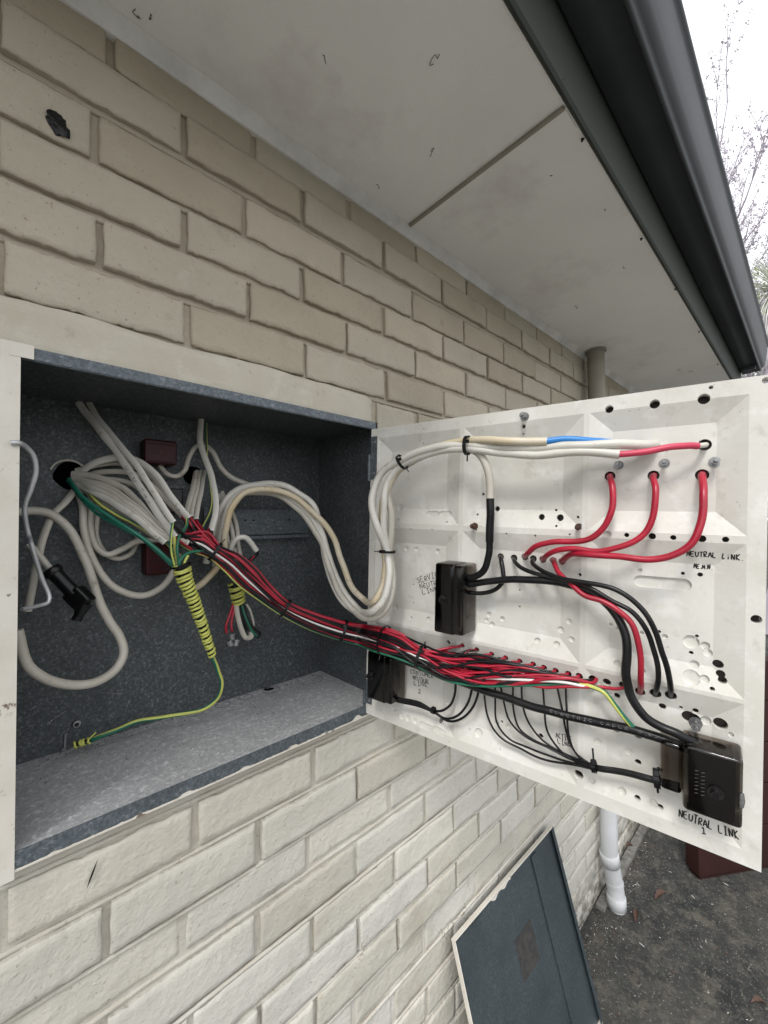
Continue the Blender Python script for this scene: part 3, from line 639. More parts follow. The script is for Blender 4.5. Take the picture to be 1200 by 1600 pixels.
bolt(905, 824, .022, .005, 'rusty'); bolt(1087, 1129, .03, .006); bolt(690, 1126, .012, .0032)
# hinges
for (ta, tb) in ((-.018, -.118), (-.585, -.64)):
    mb = MB(); mb.box(pan(.001, tb, .0006), EX*.017, EZ*(ta-tb), EN*.0016); hg = mb.build('hinge', M['galv_lip'], panel)
    mb = MB(); mb.cyl(pan(-.003, tb-.004, .002), EZ, .0042, (ta-tb)*.62, 12); mb.build('knuckle', M['galv_lip'], hg)
    for q in (.14, .86):
        mb = MB(); mb.cyl(pan(.011, tb+(ta-tb)*q, .0023), EN, .0034, .0012, 12, r2=.0025); mb.build('screw', M['steel'], hg)

# ------------------------------------------------------------------ handwriting (single-stroke letters, drawn as thin ribbons of ink)
def write(text, a, b, hpx, wd=.0011, mk='ink', parent=panel):
    """handwriting on the panel: baseline from photo point a to b"""
    s0, t0, h, d = depth_at(*a); s1, t1, _, _ = depth_at(*b); st_, W = strokes(text)
    bx = Vector((s1-s0, t1-t0)); L = bx.length; bx.normalize(); by = Vector((-bx.y, bx.x)); hh = hpx*d/f_px; mb = MB()
    for s in st_:
        pts = []
        for (x, y) in s:
            q = Vector((s0, t0))+bx*(x/W*L)+by*(y*hh); pts.append(pan(q.x, q.y, hs(q.x, q.y)+.0002))
        mb.tube(spline(pts, 3) if len(pts) > 2 else pts, wd/2, 5, flat=.25, ref=tuple(EN))
    return mb.build('handwriting', M[mk], parent)
write('SERVICE', (653, 911), (691, 900), 8, .0014); write('NEUTRAL', (657, 920), (694, 911), 7, .0014); write('LINK', (661, 929), (685, 922), 7.5, .0014)
write('NEUTRAL', (1073, 869), (1119, 871), 8.5, .0015); write('LiNK.', (1128, 873), (1161, 876), 8.5, .0015); write('ME.M.N.', (1084, 888), (1113, 890), 7, .0014)
write('CONSUMER', (641, 1052), (678, 1060), 6.5, .0013); write('NEUTRAL', (645, 1061), (671, 1069), 6.5, .0013); write('LINK', (647, 1070), (668, 1074), 7, .0013); write('2', (653, 1083), (658, 1084), 7, .0013)
write('ACTIVE', (869, 1152), (894, 1160), 7.5, .0013); write('LINK', (872, 1162), (893, 1168), 7, .0013)
write('NEUTRAL', (1061, 1275), (1113, 1296), 10, .0017); write('LINK', (1123, 1301), (1155, 1312), 11, .0017); write('1', (1096, 1302), (1104, 1304), 9, .0016)

# ------------------------------------------------------------------ cables
def cable(name, lab, cat, pts, w, m, group=None, flat=1., n=9, stripe=None, parent=None, ref=None, per=7, wob=.0):
    Q = [P(*p) for p in pts]; dm = sorted(q.dot(F) for q in Q)[len(Q)//2]; qm = sorted(Q, key=lambda q: q.dot(F))[len(Q)//2]; r = w/2*dm/f_px*(dm/qm.length)**.7
    c = spline(Q, per)
    c = [q+Vector((nz(q.x*22, q.y*22, q.z*22+w), nz(q.x*22, q.y*22, q.z*22+9+w), nz(q.x*22, q.y*22, q.z*22+5)))*.0022*min(1, i/8, (len(c)-1-i)/8) for i, q in enumerate(c)]
    if wob: c = [q+Vector((nz(i*.3, w, 1), nz(i*.3, w, 5), nz(i*.3, w, 9)))*wob for i, q in enumerate(c)]
    mb = MB(); mb.tube(c, r, n, flat=flat, ref=ref, mi=0, stripe=stripe, twist=.05 if stripe is not None else 0)
    ms = [M[k] for k in (m if isinstance(m, (list, tuple)) else [m])]
    o = mb.build(name, ms, parent)
    if lab: tag(o, lab, cat, group)
    o_c = c
    return o, c, r
def on_cable(text, c, r, i0, i1, parent, hfrac=1.1, side=None, wd=.0008, mk='ink', flip=1, adv=1.25):
    """letters written along a cable between samples i0 and i1, on the side that faces the viewer"""
    i0 = min(i0, len(c)-1); i1 = min(i1, len(c)-1); seg = c[i0:i1+1] if i1 > i0 else c[i1:i0+1][::-1]; cum = [0]
    for a, b in zip(seg, seg[1:]): cum.append(cum[-1]+(b-a).length)
    st_, W = strokes(text, adv, .03); mb = MB()
    for s in st_:
        pts = []
        for (x, y) in s:
            l = max(0, min(.9999, x/W))*cum[-1]; k = max(j for j in range(len(cum)-1) if cum[j] <= l); tt = (l-cum[k])/(cum[k+1]-cum[k])
            p = seg[k].lerp(seg[k+1], tt); tg = (seg[k+1]-seg[k]).normalized(); nn = (-p); nn = (nn-tg*nn.dot(tg)).normalized(); bb = nn.cross(tg)*flip
            an = (y-.5)*hfrac; pts.append(p+nn*(r*math.cos(an)+.0003)+bb*(r*math.sin(an)))
        mb.tube(pts, wd/2, 4)
    return mb.build('writing', M[mk], parent)
def straight(pts, k=4):
    Q = [P(*p) for p in pts]; return Q

# -- four white mains that loop out of the box and up onto the panel
def whites():
    A, cA, r = cable('white_cable', 'stained tan white cable whose end wears a blue sleeve at the panel top', 'cable',
        [(285, 921, .93), (308, 917, .925), (335, 893, .92), (349, 865, .91), (353, 830, .90), (362, 792, .89), (386, 768, .88), (425, 765, .86), (460, 777, .84), (482, 795, .82), (505, 817, .80), (524, 846, .78), (536, 882, .76), (549, 916, .74), (568, 936, .72), (586, 938, .08), (598, 915, .065), (602, 885, .056), (601, 860, .050), (596, 812, .062), (602, 770, .068), (618, 738, .062), (652, 712, .060), (695, 695, .056), (735, 688, .056), (780, 688, .062), (822, 690, .055), (855, 690, .05)], 11, ['tan'])
    cable('blue_sleeve', None, None, [(850, 690, .051), (875, 687, .046), (905, 687, .040), (930, 689, .032), (952, 692, .022), (975, 694, .016), (1000, 696, .008), (1020, 696, -.012)], 12, 'blue', parent=A)
    Bc, cB, r = cable('white_cable', 'white cable running straight to the middle hole at the panel top', 'cable',
        [(322, 880, .95), (330, 840, .94), (345, 795, .93), (368, 768, .92), (400, 757, .90), (438, 758, .87), (470, 773, .85), (489, 790, .83), (498, 812, .82), (508, 850, .80), (522, 892, .78), (538, 925, .76), (558, 950, .73), (582, 955, .085), (600, 935, .08), (608, 900, .07), (605, 862, .06), (590, 826, .08), (582, 795, .085), (584, 765, .08), (597, 738, .07), (628, 718, .066), (662, 704, .063), (700, 697, .06), (733, 696, .055), (790, 699, .05), (850, 699, .046), (905, 697, .044), (955, 695, .040), (995, 695, .026), (1015, 695, .010), (1023, 695, -.012)], 11.5, 'whitec')
    Cc, cC, r = cable('white_cable', 'white cable whose end wears a long red sleeve at the right of the panel', 'cable',
        [(336, 885, .945), (345, 835, .93), (358, 790, .92), (380, 768, .91), (410, 762, .89), (438, 768, .87), (462, 784, .85), (484, 806, .83), (498, 830, .815), (508, 872, .80), (520, 912, .78), (540, 944, .75), (566, 962, .72), (590, 955, .075), (604, 930, .07), (610, 895, .062), (606, 862, .055), (600, 825, .07), (600, 785, .075), (606, 752, .07), (628, 727, .062), (665, 711, .06), (700, 703, .058), (735, 701, .055), (780, 707, .05), (840, 710, .048), (915, 706, .044), (968, 710, .040)], 10.5, 'whitec')
    cable('red_sleeve', None, None, [(966, 710, .041), (985, 709, .039), (1012, 705, .037), (1050, 697, .03), (1075, 696, .022), (1091, 697, .014)], 12, 'pink', parent=Cc)
    cable('cable_end', None, None, [(1088, 697, .015), (1097, 696, .004), (1103, 695, -.012)], 10, 'whitec', parent=Cc)
    D, cD, r = cable('white_cable', 'white cable dropping from the top tie into a black sleeve beside the upper neutral link', 'cable',
        [(344, 860, .95), (340, 830, .94), (352, 800, .93), (372, 775, .92), (405, 769, .90), (440, 776, .87), (465, 795, .85), (487, 822, .82), (503, 850, .805), (515, 888, .78), (530, 925, .76), (552, 953, .73), (578, 967, .07), (600, 955, .066), (613, 925, .06), (614, 895, .055), (609, 862, .05), (612, 830, .055), (611, 800, .06), (606, 772, .06), (617, 742, .055), (645, 720, .052), (690, 704, .05), (726, 699, .048), (748, 709, .045), (762, 732, .043), (766, 758, .042), (766, 782, .042)], 10.5, 'white')
    s, c, r = cable('black_sleeve', None, None, [(766, 779, .0421), (766, 800, .042), (766, 822, .041), (765, 847, .04)], 13, 'black', parent=D)
    cable('black_core', None, None, [(765, 840, .04), (764, 868, .038), (757, 890, .036), (742, 901, .033), (718, 903, .028)], 11, 'black', parent=D)
whites()

# -- old grey-white cables coiled at the left of the box
WG = 'white cables coiled in the box'
cable('white_cable', 'thick grimy white cable sweeping in a big loop round the lower left of the box', 'cable',
    [(24, 800, .93), (50, 799, .93), (78, 804, .93), (103, 822, .93), (122, 848, .925), (136, 880, .92), (146, 915, .915), (157, 945, .90), (172, 970, .895), (188, 997, .89), (193, 1020, .88), (180, 1046, .87), (153, 1064, .86), (115, 1070, .85), (78, 1063, .845), (50, 1045, .84), (36, 1018, .84), (27, 985, .84)], 15.5, 'white', WG)
cable('white_cable', 'thick white cable dropping from the rear hole to the left edge of the box', 'cable',
    [(122, 760, .985), (104, 782, .955), (82, 806, .94), (66, 840, .93), (58, 875, .925), (52, 912, .92), (43, 955, .92)], 15, 'white', WG, flat=.7)
cable('white_cable', 'thin white cable leading into the black plug', 'cable', [(45, 850, .91), (60, 866, .905), (74, 884, .90), (88, 900, .90)], 12, 'white', WG)
cable('white_cable', 'white cable hanging in the widest loop below the cable ends', 'cable',
    [(120, 762, .985), (128, 790, .96), (132, 832, .945), (143, 868, .94), (162, 902, .935), (190, 924, .93), (222, 931, .93), (252, 919, .935), (270, 893, .945), (279, 865, .95)], 12.5, 'white', WG)
cable('white_cable', 'white cable crossing behind in a shallow loop that ends near the lower red block', 'cable',
    [(142, 768, .985), (143, 800, .965), (143, 830, .955), (152, 856, .95), (168, 866, .945), (192, 858, .945), (212, 846, .95), (232, 845, .955), (262, 850, .96)], 11, 'white', WG)
cable('white_cable', 'white cable making the smallest loop in front of the box back', 'cable',
    [(152, 775, .985), (151, 808, .97), (152, 840, .965), (164, 864, .96), (185, 873, .96), (204, 866, .965), (213, 851, .975), (216, 832, .98)], 9, 'white', WG)
cable('white_cable', 'dim white cable sagging from the dark top of the box beside the red block', 'cable',
    [(316, 690, .97), (303, 700, .965), (294, 718, .96), (288, 735, .955), (276, 744, .955), (262, 741, .96), (250, 728, .97)], 8, 'white', WG)
cable('white_cable', 'dim white cable slanting from the top of the box behind the big white curve', 'cable',
    [(320, 695, .97), (334, 708, .96), (345, 730, .955), (362, 746, .95), (388, 757, .945), (410, 764, .96)], 8.5, 'white', WG)
for kk, pts in enumerate(([(342, 772, .97), (350, 795, .965), (360, 820, .955), (366, 850, .945)], [(346, 768, .97), (357, 790, .965), (369, 818, .955), (372, 850, .945)], [(336, 790, .975), (345, 812, .97), (354, 835, .96), (360, 860, .95)])):
    cable('white_cable', ['middle', 'right', 'left'][kk]+' of three thin white cables dropping behind the tan one into the taped bunch', 'cable', pts, 7.5, 'white', 'white cables feeding the taped bunch')
# -- flat sheathed cables fanning from the rear hole to their stripped ends
FG = 'flat white cables with cut ends'
def flatc(lab, pts, w, m='white', txt=None, fl=.42):
    o, c, r = cable('flat_cable', lab, 'cable', pts, w, m, FG, flat=fl, n=12, ref=tuple(-F), wob=.0)
    # the open end of the sheath
    mb = MB(); e = c[-1]; t = (c[-1]-c[-2]).normalized(); mb.tube([e-t*.001, e+t*.0015], r*1.04, 12, flat=fl, ref=tuple(-F)); mb.build('cut_end', M['wwire'], o)
    if txt: on_cable(txt[0], c, r*.55, txt[1], txt[2], o, 2.6, wd=.0009, flip=txt[3])
    return o, c, r
flatc('wide flat cable from the dark top of the box marked 15A GPO in pen', [(122, 628, .975), (134, 645, .965), (156, 672, .94), (180, 703, .92), (204, 738, .90), (228, 774, .88), (250, 806, .865), (272, 838, .86)], 14, 'whitec', ('15A GPO', 38, 26, 1))
flatc('brightest flat cable with a clean square end over the other ends', [(138, 628, .97), (154, 655, .95), (176, 682, .925), (198, 708, .90), (222, 740, .875), (243, 773, .86), (258, 797, .85), (270, 815, .845)], 11, 'whitec')
flatc('flat cable arching over the others and marked C1 near its end', [(120, 742, .985), (150, 722, .96), (186, 715, .94), (216, 722, .92), (244, 744, .90), (268, 777, .885), (283, 797, .88), (294, 808, .88)], 12, 'whitec', ('C1', 38, 42, 1))
flatc('narrow flat cable running close under the arched one', [(122, 748, .985), (160, 738, .96), (198, 738, .935), (228, 752, .915), (255, 777, .905), (284, 806, .90)], 9)
flatc('grimy flat cable, upper of the brown stained pair from the rear hole', [(112, 741, .985), (140, 744, .965), (168, 752, .945), (197, 765, .93), (217, 785, .92), (238, 812, .91), (262, 838, .90)], 12, 'white')
flatc('grimy flat cable, lower of the brown stained pair from the rear hole', [(112, 748, .985), (142, 754, .96), (172, 762, .94), (200, 780, .92), (222, 800, .905), (246, 826, .895), (268, 850, .89)], 10, 'white')
flatc('flat cable passing in the middle of the fan and marked L3', [(114, 750, .985), (140, 756, .955), (172, 768, .93), (204, 790, .905), (236, 818, .885), (266, 840, .87), (294, 847, .865)], 12, 'white', ('L3', 32, 28, 1))
flatc('lowest flat cable with a bright end marked P1', [(114, 753, .985), (138, 765, .955), (166, 780, .93), (198, 800, .90), (224, 820, .885), (243, 836, .875), (257, 847, .87)], 11.5, 'whitec', ('P1', 40, 34, 1))
flatc('dim flat cable almost hidden at the back of the fan', [(124, 746, .985), (160, 748, .965), (196, 752, .955), (228, 772, .945), (256, 805, .935)], 9)
for k, (x0, x1) in enumerate(((306, 291), (312, 298), (320, 306))):
    flatc(['left', 'middle', 'right'][k]+' one of three short flat cables hanging side by side from the second rear hole', [(x0, 736, .985), (x0-3, 752, .96), ((x0+x1)/2-2, 778, .935), (x1, 802+k*4, .92)], 9, 'white')
flatc('long flat cable hanging from the box top to the tied red wires', [(314, 655, .95), (313, 690, .945), (321, 718, .935), (332, 748, .925), (337, 780, .915), (336, 805, .905), (330, 828, .90)], 10.5, 'whitec')
flatc('thin flat cable looping high behind the fan to the black block', [(118, 736, .985), (150, 727, .97), (190, 724, .96), (225, 736, .95), (248, 760, .945), (262, 786, .94)], 9)
flatc('flat cable squeezed between the L3 and P1 cables', [(116, 752, .985), (142, 762, .95), (172, 775, .928), (202, 796, .904), (230, 819, .882), (252, 836, .874), (272, 846, .87)], 10, 'white')
flatc('flat cable bowing lowest under the fan beside the teal wires', [(118, 756, .985), (146, 776, .965), (176, 797, .945), (206, 815, .925), (232, 832, .91), (256, 848, .90)], 9, 'white')
# -- green earth wires
EG = 'earth wires in the box'
cable('earth_wire', 'upper bright teal earth wire curving from the rear hole', 'wire', [(108, 748, .985), (120, 766, .95), (145, 790, .925), (175, 810, .905), (205, 829, .885), (235, 850, .87), (262, 873, .86), (278, 890, .855)], 6.5, 'teal', EG)
cable('earth_wire', 'lower teal earth wire running outside the other one', 'wire', [(106, 750, .985), (128, 780, .955), (155, 806, .935), (190, 824, .91), (225, 845, .89), (252, 868, .87), (274, 890, .86)], 6, 'teal', EG)
cable('earth_wire', 'green and yellow earth wire tucked under the lowest flat cable', 'wire', [(140, 772, .96), (156, 788, .94), (180, 803, .925), (208, 817, .91), (235, 833, .895), (262, 850, .88), (280, 875, .87)], 6, ['green', 'yellow'], EG, stripe=1)
cable('earth_wire', 'green and yellow wire dropping straight from the brightest cut cable end', 'wire', [(270, 816, .845), (267, 838, .842), (268, 862, .845), (274, 890, .85)], 4.2, ['green', 'yellow'], EG, stripe=1)
cable('earth_wire', 'green and yellow wire bowing down from the arched cable end', 'wire', [(293, 810, .88), (291, 822, .87), (281, 837, .858), (277, 855, .85), (279, 878, .85)], 4.5, ['green', 'yellow'], EG, stripe=1)
cable('earth_wire', 'plain yellow side of an earth wire behind the two hanging ones', 'wire', [(272, 834, .86), (273, 852, .858), (277, 880, .855)], 5.5, 'yellow', EG)
cable('earth_wire', 'green wire arching from the tied red bundle into the taped earth tail', 'wire', [(330, 862, .862), (312, 861, .86), (297, 863, .856), (284, 872, .85), (278, 888, .85)], 5.5, ['green', 'yellow'], EG, stripe=1)
cable('earth_wire', 'thin yellow green wire hanging beside the long flat cable from the box top', 'wire', [(322, 660, .965), (323, 700, .96), (325, 740, .955), (331, 775, .945), (328, 800, .935), (317, 824, .92)], 3.2, ['green', 'yellow'], EG, stripe=1)
cable('earth_wire', 'yellow wire strand splaying into the top of the taped earth tail', 'wire', [(294, 868, .85), (288, 878, .848), (286, 895, .85)], 4.5, 'yellow', EG)
cable('earth_wire', 'green and yellow wire falling from the taped tail and lying along the box floor', 'wire',
    [(330, 1022, .86), (340, 1045, .865), (346, 1068, .87), (340, 1090, .88), (320, 1106, .89), (292, 1115, .905), (255, 1120, .92), (218, 1127, .93), (182, 1141, .935), (152, 1153, .94), (135, 1160, .95)], 7, ['green', 'yellow'], EG, stripe=1)

def wrapped(name, lab, pts, w0, w1, pitch_px, wire_px, depth_core='black'):
    Q = [P(*p) for p in pts]; c = spline(Q, 12); N = len(c); dm = Q[0].dot(F); mb = MB()
    rr = [((w0+(w1-w0)*(i/(N-1))**.8)/2*dm/f_px)*(1+.06*nz(i*.25, 1, 1)) for i in range(N)]
    mb.tube(c, [r*.86 for r in rr], 12); o = mb.build(name, M[depth_core]); tag(o, lab, 'wire wrap')
    L = sum((b-a).length for a, b in zip(c, c[1:])); pitch = pitch_px*dm/f_px; turns = L/pitch; per = 16; mb = MB(); out = []
    cum = [0]
    for a, b in zip(c, c[1:]): cum.append(cum[-1]+(b-a).length)
    a0 = (c[1]-c[0]).orthogonal().normalized(); T_ = int(turns*per)
    for k in range(T_+1):
        l = min(L*.9999, L*k/T_); j = max(i for i in range(N-1) if cum[i] <= l); tt = (l-cum[j])/(cum[j+1]-cum[j]); p = c[j].lerp(c[j+1], tt)
        tg = (c[j+1]-c[j]).normalized(); a = (a0-tg*a0.dot(tg)).normalized(); b = tg.cross(a); r = rr[j]
        an = 2*math.pi*k/per; jit = .9*pitch*nz(k*.035, 4, 4)+.3*pitch*nz(k*.3, 1, 4); r = r*(1+.10*nz(k*.12, 8, 1)); out.append(p+(a*math.cos(an)+b*math.sin(an))*r*.93+tg*jit)
    mb.tube(out, wire_px/2*dm/f_px, 6, flat=.8); mb.build('yellow_wrap', M['yellow'], o); return o
wrapped('taped_tail', 'long tapering tail of earth wires wrapped round with yellow wire, left of centre', [(283, 882, .85), (288, 903, .85), (299, 930, .85), (311, 962, .852), (321, 992, .856), (332, 1024, .86)], 26, 11, 6.2, 5.0)
wrapped('taped_bunch', 'short wide yellow wrapped binding around the hanging spare cable ends', [(367, 910, .925), (370, 926, .925), (374, 943, .925)], 21, 19, 5.6, 4.6)
wrapped('wrapped_lug', 'small yellow wrapped joint beside the earth studs on the box floor', [(142, 1157, .94), (130, 1160, .945), (115, 1164, .95)], 9, 8, 6, 4.4)
cable('earth_wire', 'short stub of green wire sticking up from the joint at the earth studs', 'wire', [(135, 1160, .94), (143, 1152, .94), (150, 1144, .94)], 4, ['green', 'yellow'], EG, stripe=1)

# -- spare ends hanging through the binding
SG = 'spare cable ends in the taped bunch'
cable('flat_cable', 'white cable bent over in a hook with a black tip above the taped bunch', 'cable', [(366, 900, .93), (362, 875, .925), (362, 855, .915), (370, 842, .905), (382, 840, .90), (393, 849, .90), (401, 861, .90)], 9, 'whitec', SG)
cable('wire', 'black taped tip and black wire curling back from the hooked white cable', 'wire', [(401, 860, .898), (402, 866, .90), (394, 873, .905), (387, 880, .91), (386, 888, .92)], 6, 'black', SG)
cable('wire', 'red wire curling back from the hooked white cable', 'wire', [(398, 868, .90), (390, 878, .905), (384, 888, .91)], 3, 'red', SG)
for k, (a, b, c2) in enumerate((((357, 862), (364, 885), (369, 912)), ((366, 856), (370, 882), (373, 912)), ((372, 850), (377, 880), (377, 912)))):
    cable('flat_cable', ['left', 'middle', 'right'][k]+' of three white strands entering the top of the taped bunch', 'cable', [(a[0], a[1], .935), (b[0], b[1], .93), (c2[0], c2[1], .925)], 7, 'white', SG)
cable('flat_cable', 'white cable strand dropping over the left shoulder of the taped bunch', 'cable', [(364, 845, .94), (355, 858, .935), (358, 880, .93), (366, 905, .925)], 7, 'white', SG)
cable('wire', 'red wire at the left of the spare ends under the yellow binding', 'wire', [(365, 944, .925), (359, 960, .92), (353, 977, .915), (354, 989, .915)], 4.5, 'red', SG)
cable('wire', 'second red wire of the spare ends, entering the clear connector', 'wire', [(368, 945, .925), (363, 962, .92), (361, 980, .915), (363, 986, .915)], 4, 'red', SG)
cable('flat_cable', 'broad white flat end curling up below the yellow binding', 'cable', [(369, 944, .92), (371, 962, .915), (376, 982, .91), (384, 996, .908), (392, 994, .912), (391, 988, .918)], 9, 'white', SG, flat=.5, ref=tuple(-F))
cable('wire', 'green wire among the spare ends under the yellow binding', 'wire', [(378, 946, .92), (384, 965, .912), (392, 983, .908), (401, 994, .908)], 3.8, 'green', SG)
cable('wire', 'black wire loop at the right of the spare ends', 'wire', [(380, 945, .92), (388, 968, .91), (399, 983, .905), (406, 989, .905), (403, 995, .908), (396, 992, .912)], 4.2, 'black', SG)
cable('wire', 'black wire hidden among the spare ends', 'wire', [(374, 945, .922), (378, 965, .918), (386, 985, .915)], 5, 'black', SG)
cable('flat_cable', 'grey white cable end curving down at the right of the spare ends', 'cable', [(385, 944, .925), (392, 956, .922), (396, 972, .918), (396, 984, .916)], 4, 'white', SG)
for (u, v, ax, wl) in ((362, 990, (.1, 0, -1), 'upper'), (358, 1001, (.3, -.2, -1), 'lower left'), (370, 1000, (-.3, -.2, -1), 'lower right')):
    p = P(u, v, .912); mb = MB(); mb.cyl(p, ax, .0055, .013, 14); mb.cyl(p, ax, .007, .003, 14); o = mb.build('clear_connector', M['clear']); tag(o, wl+' one of three small clear plastic connectors dangling below the spare red wires', 'connector', 'clear connectors on the spare ends')
    mb = MB(); mb.cyl(p+Vector(ax)*.003, ax, .0025, .007, 10); mb.build('brass_core', M['steel'], o)

# -- black plug on the left
pl = P(82, 893, .895); pe = P(116, 927, .885); ax = (pe-pl).normalized()
mb = MB(); mb.tube([pl-ax*.006, pl, pl+ax*.006], [.0145, .017, .0145], 12); mb.tube([pl, pl.lerp(pe, .5), pe], [.012, .0115, .0125], 14)
plug = tag(mb.build('black_plug', M['blackt']), 'black rubber plug on the end of a white cable at the left of the box', 'plug')
q = P(130, 941, .88); mb = MB(); sd2 = ax.cross(F).normalized()
mb.box(pe-sd2*.017-F*.010-ax*.006, sd2*.034, ax*.034, F*.022); bevel(mb.build('plug_body', M['blackt'], plug, fix=True), .005, 3)
tp = P(121, 966, .885); m0 = P(132, 943, .885); mb = MB(); mb.tube(spline([m0, m0.lerp(tp, .5), tp], 4), [.014, .013, .012, .011, .010, .009, .008, .0075, .007], 8); mb.tube([tp.lerp(m0, .1), tp, tp+(tp-m0).normalized()*.004], .0085, 8); mb.build('plug_pin', M['blackt'], plug)
# -- bent silver rod
Q = [P(17, 692, .722), P(28, 692, .722), P(40, 698, .735), P(52, 712, .745), P(56, 735, .75), P(48, 765, .755), P(39, 790, .76), P(41, 820, .765), P(52, 860, .77), P(66, 905, .775), P(77, 932, .775), P(75, 941, .772), P(62, 946, .765), P(34, 952, .745)]
c = spline(Q, 7); mb = MB(); mb.tube(c, [.0038-.0010*(i/len(c)) for i in range(len(c))], 10)
tag(mb.build('bent_rod', M['rod']), 'bent silver painted rod hooked through the left edge of the box', 'rod')

# -- the red and black bundle
CEN = [(288, 832, .875), (312, 845, .868), (336, 861, .858), (362, 878, .848), (388, 902, .838), (415, 926, .825), (446, 950, .808), (490, 970, .785), (536, 985, .755), (566, 992, .728), (590, 998, .055), (622, 1008, .05), (655, 1024, .045), (700, 1040, .040), (750, 1047, .036), (800, 1052, .032), (850, 1058, .026), (888, 1062, .022)]
# half width of the bundle (metres) at each of these stations
HW = [.030, .026, .0175, .0225, .0245, .0200, .0165, .0200, .0215, .0235, .0260, .0250, .0205, .0265, .0270, .0200, .0120, .006]
HD = [.010, .010, .012, .012, .012, .012, .012, .012, .012, .012, .013, .013, .012, .012, .011, .009, .007, .004]
CP = [P(*p) for p in CEN]
HOLES = [(722, 1009), (745, 1015), (768, 1022), (790, 1028), (812, 1033), (833, 1038), (850, 1043), (868, 1048), (888, 1053), (905, 1057), (926, 1061)]
SRC = [(262, 838, .90), (266, 848, .90), (270, 850, .89), (292, 810, .885), (296, 806, .885), (291, 806, .925), (298, 808, .925), (306, 812, .925), (292, 848, .868), (258, 846, .88), (268, 852, .90), (330, 828, .902), (326, 826, .902), (272, 838, .862), (274, 836, .862), (272, 822, .85), (284, 806, .90), (262, 846, .89), (280, 830, .90), (300, 850, .88), (310, 826, .92), (276, 848, .885), (288, 842, .87)]
def station(i):
    a = CP[max(i-1, 0)]; b = CP[min(i+1, len(CP)-1)]; t = (b-a).normalized()
    view = CP[i].normalized(); side = t.cross(view).normalized(); up = side.cross(t).normalized()
    return side, up
rs = random.Random(5); KD = ['red']*21+['black']*22+['wwire']; random.Random(11).shuffle(KD); KD.append('gy')
NW = 45
for wi in range(NW):
    kind = KD[wi]
    ph = wi*2.39996; rad = math.sqrt((wi+.6)/NW); pts = []
    src = SRC[wi % len(SRC)]
    last = 17; hole = None
    hi = (wi//2*5) % len(HOLES)
    if kind in ('red', 'black'):
        hole = HOLES[hi]; cu = hole[0]-22; last = max(i for i in range(len(CEN)) if CEN[i][0] < cu and CEN[i][2] < .3 or i < 12)
    if src[0] < 340: pts.append(P(*src))
    i0 = 1 if src[0] < 300 else 2
    for i in range(i0, last+1):
        side, up = station(i); an = ph+.45*math.sin(i*.35+wi)+i*.06+(.9*math.sin(i*.9+wi*1.7) if i > 11 else 0)
        r2 = rad*(1+.12*rs.uniform(-1, 1))
        if kind == 'wwire': an = -.3+.0*i; r2 = .75
        if kind == 'gy': an = math.pi*.5; r2 = .95
        o = side*(math.sin(an)*HW[i]*r2)+up*(-abs(math.cos(an)) if kind == 'wwire' else math.cos(an))*(HD[i]*r2)
        if kind == 'gy': o = side*(-HW[i]*1.0)
        pts.append(CP[i]+o)
    if kind == 'gy':
        pts += [P(900, 1067, .02), P(918, 1071, .018)]
    elif kind == 'wwire':
        pts = pts[:13]+[P(720, 1055, .042), P(770, 1060, .040), P(830, 1063, .036), P(880, 1066, .03), P(915, 1073, .022), P(945, 1079, .008), P(955, 1082, .0)]
    elif hole:
        s, t, h, d = depth_at(*hole); pts += [P(hole[0]-14, hole[1]+2, .018), pan(s-.002, t, h+.006), pan(s, t+.001, h-.012)]
    n_ = {'wwire': 'white_wire', 'gy': 'earth_wire'}.get(kind, kind+'_wire')
    lab = {'red': 'red wire in the long bundle from the box across to the panel holes', 'black': 'black wire in the long bundle from the box across to the panel holes', 'wwire': 'the only white wire running along the red and black bundle', 'gy': 'thin green and yellow wire running along the underside of the red and black bundle'}[kind]
    c = spline(pts, 6); mb = MB(); r_ = .00235
    if kind == 'red': r_ *= rs.choice([1, 1.05, 1.15])
    mb.tube(c, r_, 8, stripe=1 if kind == 'gy' else None, twist=.05 if kind == 'gy' else 0)
    o = mb.build(n_, [M['green'], M['yellow']] if kind == 'gy' else M[kind])
    tag(o, lab, 'wire', {'red': 'red wires of the main bundle', 'black': 'black wires of the main bundle'}.get(kind, 'odd wires of the main bundle'))
cable('red_wire', 'brighter red wire that leaves the bundle and runs low to the last but one hole', 'wire', [(590, 1004, .05), (640, 1022, .046), (700, 1052, .042), (728, 1064, .040), (762, 1069, .040), (810, 1069, .038), (860, 1061, .034), (890, 1060, .028), (912, 1064, .02), (925, 1067, .01), (932, 1061, -.004)], 5.8, 'red')
cable('red_wire', 'brighter red wire sagging below the white one to the last hole of the row', 'wire', [(700, 1046, .038), (760, 1056, .036), (815, 1068, .034), (848, 1075, .032), (890, 1073, .026), (930, 1073, .018), (960, 1077, .008), (976, 1074, -.004)], 5.4, 'red')
cable('earth_wire', 'thick green and yellow wire bending down from the bundle end to the lower right link', 'wire', [(905, 1069, .02), (925, 1073, .02), (945, 1083, .022), (962, 1103, .022), (978, 1124, .022), (992, 1139, .020), (1012, 1152, .016)], 9, ['green', 'yellow'], EG, stripe=1)
